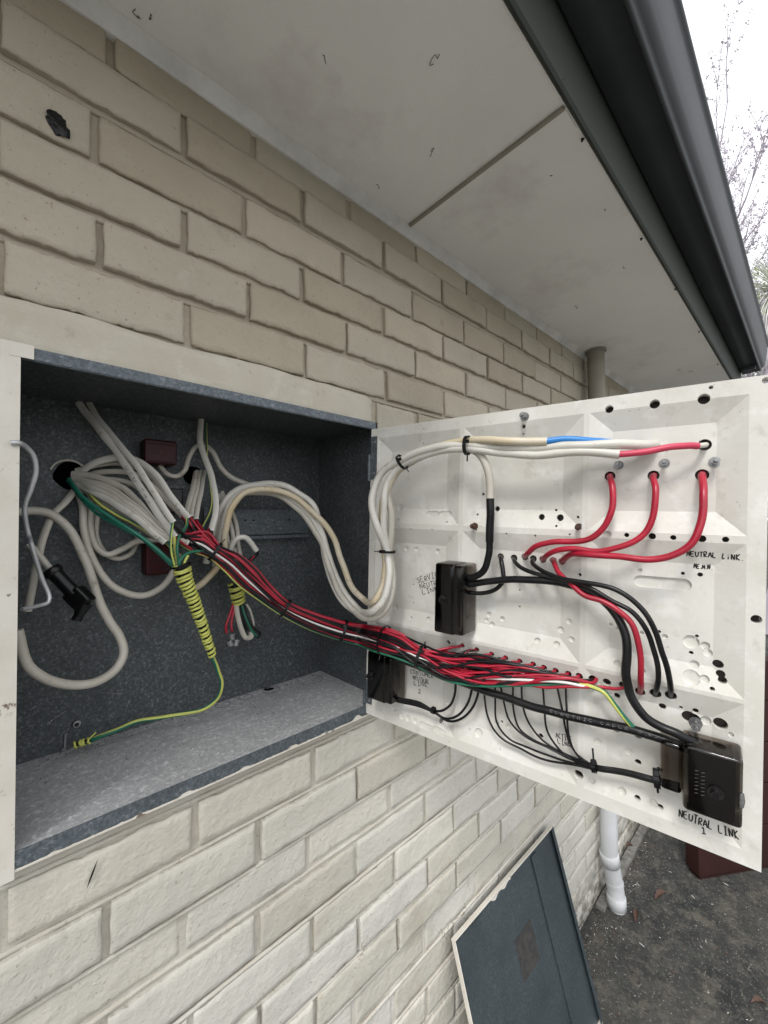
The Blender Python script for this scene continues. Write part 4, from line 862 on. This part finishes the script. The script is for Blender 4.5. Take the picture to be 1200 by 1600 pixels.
# -- cable ties
TG = 'black cable ties'
def tie(u, v, d, axis, a, b, lab, wd=.0045, tail=None):
    c = P(u, v, d); t = axis.normalized(); s1 = t.cross(c.normalized()).normalized(); s2 = s1.cross(t).normalized(); mb = MB(); n = 28; pts = []
    vs_ = []
    for k in range(n):
        an = 2*math.pi*k/n
        for (q, rr) in ((-wd/2, 0), (wd/2, 0), (wd/2, .0012), (-wd/2, .0012)):
            vs_.append(c+s1*(math.cos(an)*(a+rr))+s2*(math.sin(an)*(b+rr))+t*q)
    fs = [(k*4+j, ((k+1) % n)*4+j, ((k+1) % n)*4+(j+1) % 4, k*4+(j+1) % 4) for k in range(n) for j in range(4)]
    mb.add(vs_, fs); o = mb.build('cable_tie', M['blackt'], fix=True); tag(o, lab, 'cable tie', TG)
    h = c+s1*(a*.6)-s2*(b*.75); tow = (-c).normalized(); mb = MB(); mb.box(c+tow*(b+.0005)+s1*(a*.25)-t*.0035, s1*.006, t*.007, tow*.0045); mb.build('tie_head', M['blackt'], o)
    if tail:
        p0 = c+s1*(a*tail[0]); mb = MB(); mb.tube([p0, p0+s1*tail[0]*tail[1]*.5+tow*.002, p0+s1*tail[0]*tail[1]+tow*.004], .0016, 5, flat=.6); mb.build('tie_tail', M['blackt'], o)
def dirn(p, q): return P(*q)-P(*p)
tie(336, 862, .858, CP[3]-CP[1], .0205, .0145, 'black cable tie round the start of the red and black bundle', .006, (1, .012))
tie(446, 950, .808, CP[7]-CP[5], .0195, .0145, 'black cable tie in the middle of the bundle over the box back', .0055, (-1, .009))
tie(537, 985, .755, CP[9]-CP[7], .0245, .0145, 'black cable tie on the bundle where it leaves the box', .0055, (-1, .01))
tie(600, 1000, .054, CP[11]-CP[9], .029, .0155, 'black cable tie with a raised tail on the bundle beside the hinge', .005, (-1, .012))
tie(657, 1025, .044, CP[13]-CP[11], .0235, .0145, 'black cable tie on the bundle above the consumer neutral writing', .006, (1, .006))
tie(605, 862, .06, dirn((603, 890, .065), (604, 835, .065)), .0165, .014, 'black cable tie pinching the white cables into a waist beside the hinge', .005, (1, .01))
tie(628, 722, .072, dirn((612, 738, .075), (648, 712, .07)), .0155, .017, 'black cable tie round the white cables at the top left of the panel', .0055, (-1, .008))
tie(730, 696, .062, dirn((700, 698, .062), (760, 696, .058)), .0165, .015, 'black cable tie round the white cables where one of them turns down', .0065, (-1, .012))
tie(283, 884, .85, dirn((280, 872, .85), (286, 900, .85)), .0185, .016, 'black cable tie at the top of the yellow wrapped earth tail', .004, (-1, .012))
tie(928, 1197, .024, dirn((905, 1192, .02), (955, 1201, .02)), .0085, .009, 'black cable tie on the thin black wires near the large drilled hole', .006, (1, .016))
tie(1026, 1216, .026, dirn((1000, 1211, .02), (1035, 1219, .02)), .012, .011, 'black cable tie on the thin black wires at the lower right neutral link', .007, (-1, .006))
tie(677, 1110, .02, dirn((660, 1103, .02), (692, 1117, .02)), .0055, .006, 'black cable tie on three thin wires below the consumer neutral writing', .007)

# -- red and black tails on the panel
RG = 'red tails on the panel'
for lab, pts, w_ in (('left red tail curving from the row of holes up to the first upper hole', [(953, 744, -.012), (953, 746, .004), (957, 765, .02), (955, 797, .024), (945, 823, .024), (925, 840, .024), (898, 846, .024), (862, 847, .024), (838, 853, .022), (825, 863, .012), (820, 870, -.010)], 10),
    ('middle red tail curving from the row of holes up to the second upper hole', [(1022, 743, -.012), (1021, 746, .004), (1025, 766, .022), (1021, 805, .026), (1006, 834, .028), (978, 853, .030), (940, 861, .030), (900, 857, .029), (872, 860, .026), (855, 868, .012), (848, 874, -.010)], 10.5),
    ('right and thickest red tail making the widest sweep under the third upper hole', [(1097, 741, -.012), (1097, 746, .004), (1099, 772, .026), (1096, 818, .032), (1080, 850, .036), (1050, 868, .038), (1008, 874, .038), (960, 870, .036), (915, 865, .032), (895, 866, .022), (884, 872, .008), (878, 877, -.010)], 12.5)):
    cable('red_cable', lab, 'cable', pts, w_, 'red', RG)
cable('red_cable', 'red tail dropping with the black ones to the lower row of holes', 'cable', [(864, 875, -.010), (866, 880, .006), (874, 897, .022), (890, 912, .032), (912, 931, .040), (938, 939, .042), (962, 951, .044), (985, 972, .044), (998, 1005, .042), (1001, 1042, .034), (1001, 1070, .016), (1000, 1081, -.010)], 10, 'red', RG)
BG = 'thick black tails on the panel'
cable('black_cable', 'inner of the two black tails that end side by side in the lower holes', 'cable', [(803, 872, -.010), (804, 877, .006), (812, 886, .02), (832, 895, .026), (870, 906, .03), (915, 917, .036), (955, 939, .038), (988, 956, .038), (1012, 988, .036), (1024, 1025, .03), (1028, 1060, .018), (1025, 1078, .004), (1024, 1084, -.012)], 9, 'black', BG)
cable('black_cable', 'outer of the two black tails that end side by side in the lower holes', 'cable', [(833, 873, -.010), (833, 880, .006), (846, 892, .022), (870, 903, .034), (905, 910, .04), (958, 920, .042), (1002, 950, .042), (1024, 985, .040), (1036, 1025, .034), (1046, 1062, .020), (1048, 1078, .006), (1048, 1087, -.012)], 9, 'black', BG)
cable('black_cable', 'short thin black lead looping from a drilled hole into the upper neutral link', 'cable', [(782, 869, -.010), (783, 874, .006), (786, 892, .014), (786, 908, .016), (776, 920, .016), (758, 926, .016), (735, 926, .018), (715, 921, .02)], 7, 'black', BG)
cable('black_cable', 'heavy black cable sweeping from the upper neutral link down to the lower right link', 'cable', [(712, 915, .026), (735, 913, .026), (765, 909, .026), (805, 906, .026), (850, 908, .026), (895, 915, .026), (930, 930, .028), (958, 955, .032), (974, 985, .036), (979, 1020, .038), (979, 1058, .036), (986, 1090, .034), (1006, 1117, .032), (1035, 1136, .032), (1062, 1148, .030), (1085, 1162, .024)], 14.5, 'black', BG)
o, c, r = cable('black_cable', 'heaviest black cable, printed with white lettering, crossing the panel foot', 'cable', [(590, 1022, .03), (620, 1030, .036), (655, 1041, .034), (700, 1058, .030), (760, 1080, .026), (830, 1103, .024), (900, 1121, .022), (960, 1134, .020), (1010, 1146, .020), (1050, 1160, .020), (1080, 1172, .018)], 14, 'black', BG)
on_cable('ELECTRIC CABLE 0.6/1kV', c, r, 38, 66, o, .62, wd=.0004, mk='inkp', flip=1, adv=1.5)
# thin black neutrals
NG = 'thin black neutral wires'
for k, pts in enumerate(([(711, 1046), (712, 1068), (710, 1085), (704, 1101), (691, 1110), (678, 1110)], [(738, 1052), (737, 1076), (730, 1100), (715, 1118), (695, 1122), (678, 1112)], [(748, 1056), (747, 1082), (738, 1106), (722, 1123), (700, 1126), (678, 1113)])):
    p3 = [(pts[0][0], pts[0][1], -.004)]+[(u, v, .016) for u, v in pts[1:]]+[(655, 1101-2+k*3, .018), (632, 1094+k*3-2, .02), (612, 1088+k*3, .024)]
    cable('neutral_wire', ['shortest', 'middle', 'longest'][k]+' of three thin black wires curling left into the lower left link', 'wire', p3, 4, 'black', NG)
ENDS = [(930, 1198), (965, 1205), (1000, 1213), (1035, 1222), (1062, 1228)]
TH = [[(753, 1056), (756, 1085), (762, 1120), (780, 1150), (820, 1174), (855, 1188), (892, 1194)], [(775, 1058), (773, 1090), (776, 1128), (796, 1155), (832, 1171), (880, 1188)], [(781, 1060), (786, 1095), (795, 1125), (818, 1149), (852, 1166), (892, 1186)],
      [(802, 1064), (802, 1108), (811, 1138), (834, 1156), (872, 1173), (905, 1191)], [(815, 1066), (817, 1103), (829, 1134), (852, 1160), (890, 1181)], [(848, 1072), (851, 1110), (856, 1145), (876, 1173), (905, 1192)], [(870, 1070), (878, 1110), (886, 1150), (897, 1172), (914, 1191)], [(884, 1070), (885, 1110), (889, 1153), (901, 1177), (920, 1192)]]
ORD = ['first', 'second', 'third', 'fourth', 'fifth', 'sixth', 'seventh', 'eighth']
for k, pts in enumerate(TH):
    an = k*2*math.pi/8; rr = 3.6
    p3 = [(pts[0][0], pts[0][1], -.004)]+[(u, v, .008+.002*(k % 3)) for u, v in pts[1:]]+[(u+rr*0, v+rr*math.cos(an), .017+.006*math.sin(an)) for u, v in ENDS]
    cable('neutral_wire', ORD[k]+' from the left of eight thin black wires running down to the lower right link', 'wire', p3, 4, 'black', NG)

# ------------------------------------------------------------------ neutral link covers
def shell(name, s0, s1, t0, t1, h, m_, parent, tap=.003, h0=.0):
    mb = MB(); b = [pan(s0, t0, h0), pan(s1, t0, h0), pan(s1, t1, h0), pan(s0, t1, h0)]; t_ = [pan(s0+tap, t0-tap, h), pan(s1-tap, t0-tap, h), pan(s1-tap, t1+tap, h), pan(s0+tap, t1+tap, h)]
    mb.add(b+t_, [(4, 5, 6, 7), (0, 1, 5, 4), (1, 2, 6, 5), (2, 3, 7, 6), (3, 0, 4, 7)])
    o = mb.build(name, m_, parent, fix=True); me = o.data; bm = bmesh.new(); bm.from_mesh(me)
    es = [e for e in bm.edges if len(e.link_faces) == 2]; bmesh.ops.bevel(bm, geom=es, offset=.005, segments=4, affect='EDGES', profile=.5)
    for f in bm.faces: f.smooth = True
    bm.to_mesh(me); bm.free(); return o
def link_block(lab, s0, s1, t0, t1, h, split, screw, extra=None):
    root = tag(empty('neutral_link'), lab, 'terminal cover', 'smoked neutral link covers')
    shell('base_cover', s0, s1, t0, t1, h*.98, M['smoke'], root, .002, .0004)
    # the thick dark front part of the cover
    if split: shell('front_cover', s0-.0005, split, t0+.0008, t1-.0008, h, M['smoked'], root, .001, .004)
    mb = MB(); mb.box(pan(s0+.008, t1+.010, -.009), EX*((split or s1)-s0-.018), EZ*(t0-t1-.020), EN*(h*.62+.009)); mb.build('base_block', M['smoke0'], root)
    mb = MB(); mb.box(pan((s0+(split or s1))/2-.006, t1+.014, h*.62), EX*.012, EZ*(t0-t1-.028), EN*.008); br = mb.build('brass_bar', M['rusty'], root)
    for k in range(5):
        mb = MB(); tt = t1+.02+(t0-t1-.04)*k/4; mb.cyl(pan((s0+(split or s1))/2, tt, h*.62+.008), EN, .0032, .003, 10); mb.build('screw', M['steel'], br)
    mb = MB(); mb.cyl(pan(*screw, h-.002), EN, .0085, .004, 18); mb.cyl(pan(*screw, h+.002), EN, .0062, .007, 14, r2=.0055); mb.build('sealing_screw', M['smoke0'], root)
    mb = MB(); c0 = pan(*screw, h+.0085); mb.box(c0-EX*.003-EZ*.003, EX*.006, EZ*.006, EN*.0035); mb.build('screw_slot', M['blackt'], root)
    return root
link_block('black smoked plastic neutral link cover in the middle left of the panel', .206, .268, -.290, -.423, .055, .250, (.226, -.358))
link_block('black smoked plastic neutral link cover tucked against the hinge at the panel foot', .040, .108, -.497, -.600, .050, .092, (.052, -.548))
nl = link_block('largest glossy black neutral link cover at the lower right corner of the panel', .592, .657, -.503, -.596, .045, None, (.628, -.556))
shell('entry_shroud', .566, .594, -.512, -.585, .032, M['smoke'], nl, .002, .0004)
mb = MB(); mb.box(pan(.600, -.590, .034), EX*.048, EZ*.078, EN*.006); mb.build('inner_plate', M['smoke0'], nl)
mb = MB()
for k in range(7):
    for j in range(2): mb.box(pan(.606+j*.007, -.536-k*.005, .0452), EX*.0036+EZ*.001, EZ*.0009, EN*.0003)
mb.build('moulded_marks', M['mark'], nl)
mb = MB(); mb.tube([pan(.6535, -.548, .041), pan(.6545, -.556, .043), pan(.6535, -.565, .041)], .003, 8); mb.build('clip', M['steel'], nl)

# ------------------------------------------------------------------ pipe, leaning cover, low wall, leaves
pipe = tag(empty('vent_pipe'), 'round pipe standing against the wall, beige at the soffit and white near the ground', 'pipe')
mb = MB(); mb.tube([(2.03, .685, -.2), (2.03, .685, .3), (2.025, .68, .84)], .0375, 24); mb.build('upper_pipe', M['pipeb'], pipe)
mb = MB(); mb.tube([(2.025, .68, .80), (2.025, .68, .8095)], .046, 24); mb.build('collar', M['pipeb'], pipe)
px = [P(951, 1230, .69), P(951, 1290, .69), P(952, 1335, .69), P(955, 1352, .688), P(960, 1378, .68), P(962, 1392, .676), P(963, 1405, .672), P(966, 1452, .665)]
mb = MB(); mb.tube([(2.03, .685, -.2)]+px[:1]+px[1:], .0365, 24); mb.build('lower_pipe', M['upvc'], pipe)
for a, b in ((2, 3), (6, 7)):
    q0 = px[a].lerp(px[b], -.25 if a == 2 else -.15); q1 = px[a].lerp(px[b], .75 if a == 2 else .25); mb = MB(); mb.tube([q0, q0.lerp(q1, .02), q0.lerp(q1, .98), q1], [.038, .0405, .0405, .038], 24); mb.build('collar', M['upvc'], pipe)
q0 = px[4]; mb = MB(); mb.tube([q0-(px[4]-px[3])*.1, q0+(px[5]-px[4])*.2], .0385, 24); mb.build('collar', M['upvc'], pipe)

cov = tag(empty('box_cover'), 'removed steel box cover leaning against the wall with its dark inner side outward', 'metal cover')
TL = Vector((.905, .722, -1.156)); TR = Vector((1.515, .722, -1.160)); BR = Vector((1.548, .575, G+.004)); BL = Vector((.938, .575, G+.004))
ux = (TR-TL).normalized(); uz = (BL-TL).normalized(); un = ux.cross(uz).normalized()
if un.y > 0: un = -un
Wc = (TR-TL).length; Hc = (BL-TL).length
mb = MB(); mb.box(TL, ux*Wc, uz*Hc, un*.0012); mb.build('sheet', M['lcov'], cov)
for nm, a, d1, L, w1 in (('flange', TL, ux, Wc, uz), ('flange', TL, uz, Hc, ux), ('flange', TL+uz*(Hc-.0012), ux, Wc, uz)):
    mb = MB(); mb.box(a-w1*.0012, d1*L, w1*.0014, un*.013); mb.box(a+un*.0118+w1*.0002, d1*L, w1*.0018, un*.0012); mb.build(nm, M['chip'], cov)
mb = MB(); mb.box(TL+ux*(Wc-.0012), uz*Hc, ux*.0014, un*.013); mb.build('flange', M['lcov'], cov)
mb = MB(); mb.box(TL+ux*(Wc-.016)+un*.0118, uz*Hc, ux*.0148, un*.0012); mb.build('returned_edge', M['lcov'], cov)
mb = MB(); mb.box(TL+ux*(Wc*.72)+uz*.02+un*.0012, uz*(Hc-.05), ux*.034, un*.006); mb.build('stiffener', M['lcov'], cov)
mb = MB(); mb.box(TL+ux*(Wc*.42)+uz*.165+un*.0012, uz*.115, ux*.105, un*.0008); mb.build('label_patch', M['residue'], cov)
# jagged remains of cream paint along the top inner edge
mb = MB(); pts = []; n = 60
for i in range(n+1):
    a = i/n*.86; pts.append((a, .004+.008*max(0, nz(i*.31, 3, 3)+.35)+(.012 if .35 < a/.86 < .60 else 0)))
vs_ = []
for a, b in pts: vs_ += [TL+ux*(a*Wc)+un*.0016, TL+ux*(a*Wc)+uz*b+un*.0016]
mb.add(vs_, [(2*i, 2*i+1, 2*i+3, 2*i+2) for i in range(n)]); mb.build('paint_remains', M['chip'], cov)

mw = tag(empty('low_wall'), 'dark maroon painted boarded wall beyond the open panel', 'low wall')
c0 = Vector((2.482, .435, G)); d1 = Vector((.83, -.56, 0)).normalized(); d2 = Vector((.56, .83, 0)).normalized()
for k in range(5):
    mb = MB(); z0 = G+.02+k*.205; mb.box((c0.x, c0.y, z0), d1*2.2, d2*.075, (0, 0, .200)); bevel(mb.build('board', M['maroon'], mw, fix=True), .004, 2)
mb = MB(); mb.box(c0+d1*.01+d2*.01-Vector((0, 0, .02)), d1*2.18, d2*.055, (0, 0, 1.03)); mb.build('core', M['maroon'], mw)

def leaf(u, v, L, ang, lab):
    p = onz(u, v, G+.008); mb = MB(); n = 12; vs_ = []; a = Vector((math.cos(ang), math.sin(ang), 0)); b = Vector((-a.y, a.x, 0))
    for i in range(n+1):
        t = i/n; wd = L*.15*math.sin(math.pi*min(1, t*1.05))**.8*(1-.2*t); zz = .010*math.sin(t*3.1)+.003
        for j in range(5):
            q = (j/4-.5)*2; vs_.append(p+a*(t-.5)*L+b*q*wd+Vector((0, 0, zz+.012*q*q*math.sin(math.pi*t)+.002*nz(t*6, q*3, u))))
    mb.add(vs_, [(i*5+j, i*5+j+1, (i+1)*5+j+1, (i+1)*5+j) for i in range(n) for j in range(4)], 0, True)
    tip = p+a*.5*L; mb.tube([tip, tip+a*.012+Vector((0, 0, .002)), tip+a*.022], .0008, 4)
    tag(mb.build('dead_leaf', M['leaf']), lab, 'leaf', 'dead leaves on the ground')
leaf(1033, 1401, .088, -.35, 'curled brown dead leaf on the asphalt, farthest from the wall cover')
leaf(994, 1433, .070, .2, 'brown dead leaf lying nearest the foot of the white pipe')
leaf(1186, 1571, .055, -.9, 'reddish brown dead leaf near the lower right corner')
leaf(984, 1325, .05, -.6, 'small reddish dead leaf caught on the concrete strip beside the wall')
# litter: chips and stalks no one could count
mb = MB(); rl_ = random.Random(3)
for k in range(2600):
    x = rl_.uniform(1.2, 3.6); y = rl_.uniform(-.5, .73)
    if rl_.random() < .35: y = .72-abs(rl_.gauss(0, .05)); x = rl_.uniform(1.5, 2.7)
    s = rl_.uniform(.0010, .0032); a = rl_.random()*6.28; L = s*rl_.choice([1, 1, 1.3, 1.6, 2, 3.4]); c = Vector((x, y, G+.0015)); d = Vector((math.cos(a), math.sin(a), rl_.uniform(-.1, .2))); e = Vector((-d.y, d.x, 0))
    mi = rl_.choices([0, 1, 2], [.62, .30, .08])[0]
    mb.add([c-d*L-e*s*.4, c+d*L-e*s*.4, c+d*L+e*s*.4, c-d*L+e*s*.4, c+Vector((0, 0, s*.6))], [(0, 1, 4), (1, 2, 4), (2, 3, 4), (3, 0, 4)], mi)
tag(mb.build('ground_litter', [M['kerb'], M['leaf'], M['wwire']]), 'pale chips, stalks and crumbs scattered over the asphalt and along the wall foot', 'litter', kind='stuff')
# dark seed husk on the brick below the box
p = ony(144, 1365, WY-.004); mb = MB(); c = [p+Vector((0.006*t, -.001, .016*t)) for t in (-1, -.5, 0, .5, 1)]; mb.tube(c, [.0003, .0011, .0014, .0010, .0003], 6)
tag(mb.build('dry_leaf_blade', M['blackt']), 'tiny dark dry leaf blade stuck to the brick under the box', 'leaf')

# ------------------------------------------------------------------ trees beyond the gutter
def tree_bare(base, H, lab, seed):
    root = tag(empty('bare_tree'), lab, 'tree', 'trees beyond the gutter'); rt = random.Random(seed); mb = MB(); lv = MB()
    def br(p, d, L, r, depth):
        n = 5; pts = [p]
        for i in range(n): d = (d+Vector((rt.uniform(-1, 1), rt.uniform(-1, 1), rt.uniform(-.3, .9)))*.12).normalized(); pts.append(pts[-1]+d*L/n)
        mb.tube(pts, [r*(1-.6*i/n) for i in range(n+1)], 5 if r > .01 else 3, cap=False)
        if depth <= 2:
            for q in pts[1:]:
                for _ in range(5 if depth else 9):
                    c = q+Vector((rt.gauss(0, .018), rt.gauss(0, .018), rt.gauss(0, .018))); a = Vector((rt.uniform(-1, 1), rt.uniform(-1, 1), rt.uniform(-1, 1))).normalized()*.016; b = a.orthogonal().normalized()*.010
                    lv.add([c-a, c+b, c+a, c-b], [(0, 1, 2, 3)])
        if depth > 0:
            for k in range(rt.choice([3, 4])):
                q = pts[rt.randint(2, n)]; nd = (d+Vector((rt.uniform(-1, 1), rt.uniform(-1, 1), rt.uniform(-.2, .6)))*.75).normalized(); br(q, nd, L*rt.uniform(.55, .8), max(r*.58, .0035), depth-1)
    br(Vector(base), Vector((0, 0, 1)), H*.5, H*.012, 5)
    mb.build('trunk', M['twig'], root); lv.build('foliage', M['twig'], root)
def fronds(base, H, lab, seed, n, L, m_, wd=.02):
    root = tag(empty('spiky_tree'), lab, 'tree', 'trees beyond the gutter'); rt = random.Random(seed)
    mb = MB(); mb.tube([base, (base[0], base[1], base[2]+H)], .09, 10); mb.build('trunk', M['twig'], root); mb = MB(); top = Vector((base[0], base[1], base[2]+H))
    for k in range(n):
        a = rt.random()*6.28; el = rt.uniform(-.9, 1.4); d = Vector((math.cos(a)*math.cos(el), math.sin(a)*math.cos(el), math.sin(el))); l = L*rt.uniform(.6, 1.1); s = d.cross(Vector((0, 0, 1))).normalized()*wd; vs_ = []
        for i in range(8):
            t = i/7; p = top+d*l*t-Vector((0, 0, l*.45*t*t)); w_ = s*(1-t)**.6; vs_ += [p-w_, p+w_]
        mb.add(vs_, [(2*i, 2*i+1, 2*i+3, 2*i+2) for i in range(7)])
    mb.build('crown', M[m_], root)
def bushy(c, r, lab, seed, n=5000, m_='bush', s=.035):
    root = tag(empty('shrub'), lab, 'shrub', 'trees beyond the gutter'); rt = random.Random(seed); mb = MB(); c = Vector(c)
    mb.tube([(c.x, c.y, G), (c.x, c.y, c.z)], .05, 8); mb.build('trunk', M['twig'], root); mb = MB()
    for k in range(n):
        d = Vector((rt.gauss(0, 1), rt.gauss(0, 1), rt.gauss(0, 1))).normalized(); q = d*rt.uniform(.55, 1)
        if nz(q.x*2.4+seed, q.y*2.4, q.z*2.4) < -.12: continue
        p = c+Vector((q.x*r[0], q.y*r[1], q.z*r[2])); a = Vector((rt.uniform(-1, 1), rt.uniform(-1, 1), rt.uniform(-1, 1))).normalized()*s; b = a.orthogonal().normalized()*s*.5
        mb.add([p-a, p+b, p+a, p-b], [(0, 1, 2, 3)])
    mb.build('crown', M[m_], root)
def far(u, v, d): r = ray(u, v).normalized(); return r*d
q = far(1175, 400, 9.5); tree_bare((q.x, q.y, G), (q.z-G)*.98, 'thin bare branched tree against the white sky beyond the gutter', 4)
q = far(1215, 400, 10.5); tree_bare((q.x, q.y, G), (q.z-G)*1.05, 'second bare twiggy tree at the very edge of the picture', 12)
q = far(1150, 430, 11.5); tree_bare((q.x, q.y, G), (q.z-G)*.92, 'faint bare tree mostly hidden by the gutter', 9)
q = far(1212, 440, 7.5); fronds((q.x, q.y, G), q.z-G-.1, 'spiky palm like tree with drooping pale fronds beside the gutter end', 2, 330, 1.1, 'frond', .005)
q = far(1195, 465, 8.6); bushy((q.x, q.y, q.z), (.5, .5, .4), 'yellow green leafy clump between the pale fronds', 5, 500, 'frondy')
q = far(1200, 545, 9); bushy((q.x, q.y, q.z-.2), (1.1, 1.1, 1.3), 'pale dense shrub at the right edge under the fronds', 8, 6000)
q = far(1240, 640, 10); bushy((q.x, q.y, q.z-.6), (1.6, 2.2, 1.5), 'dark leafy shrub standing behind the open panel', 11, 5000)
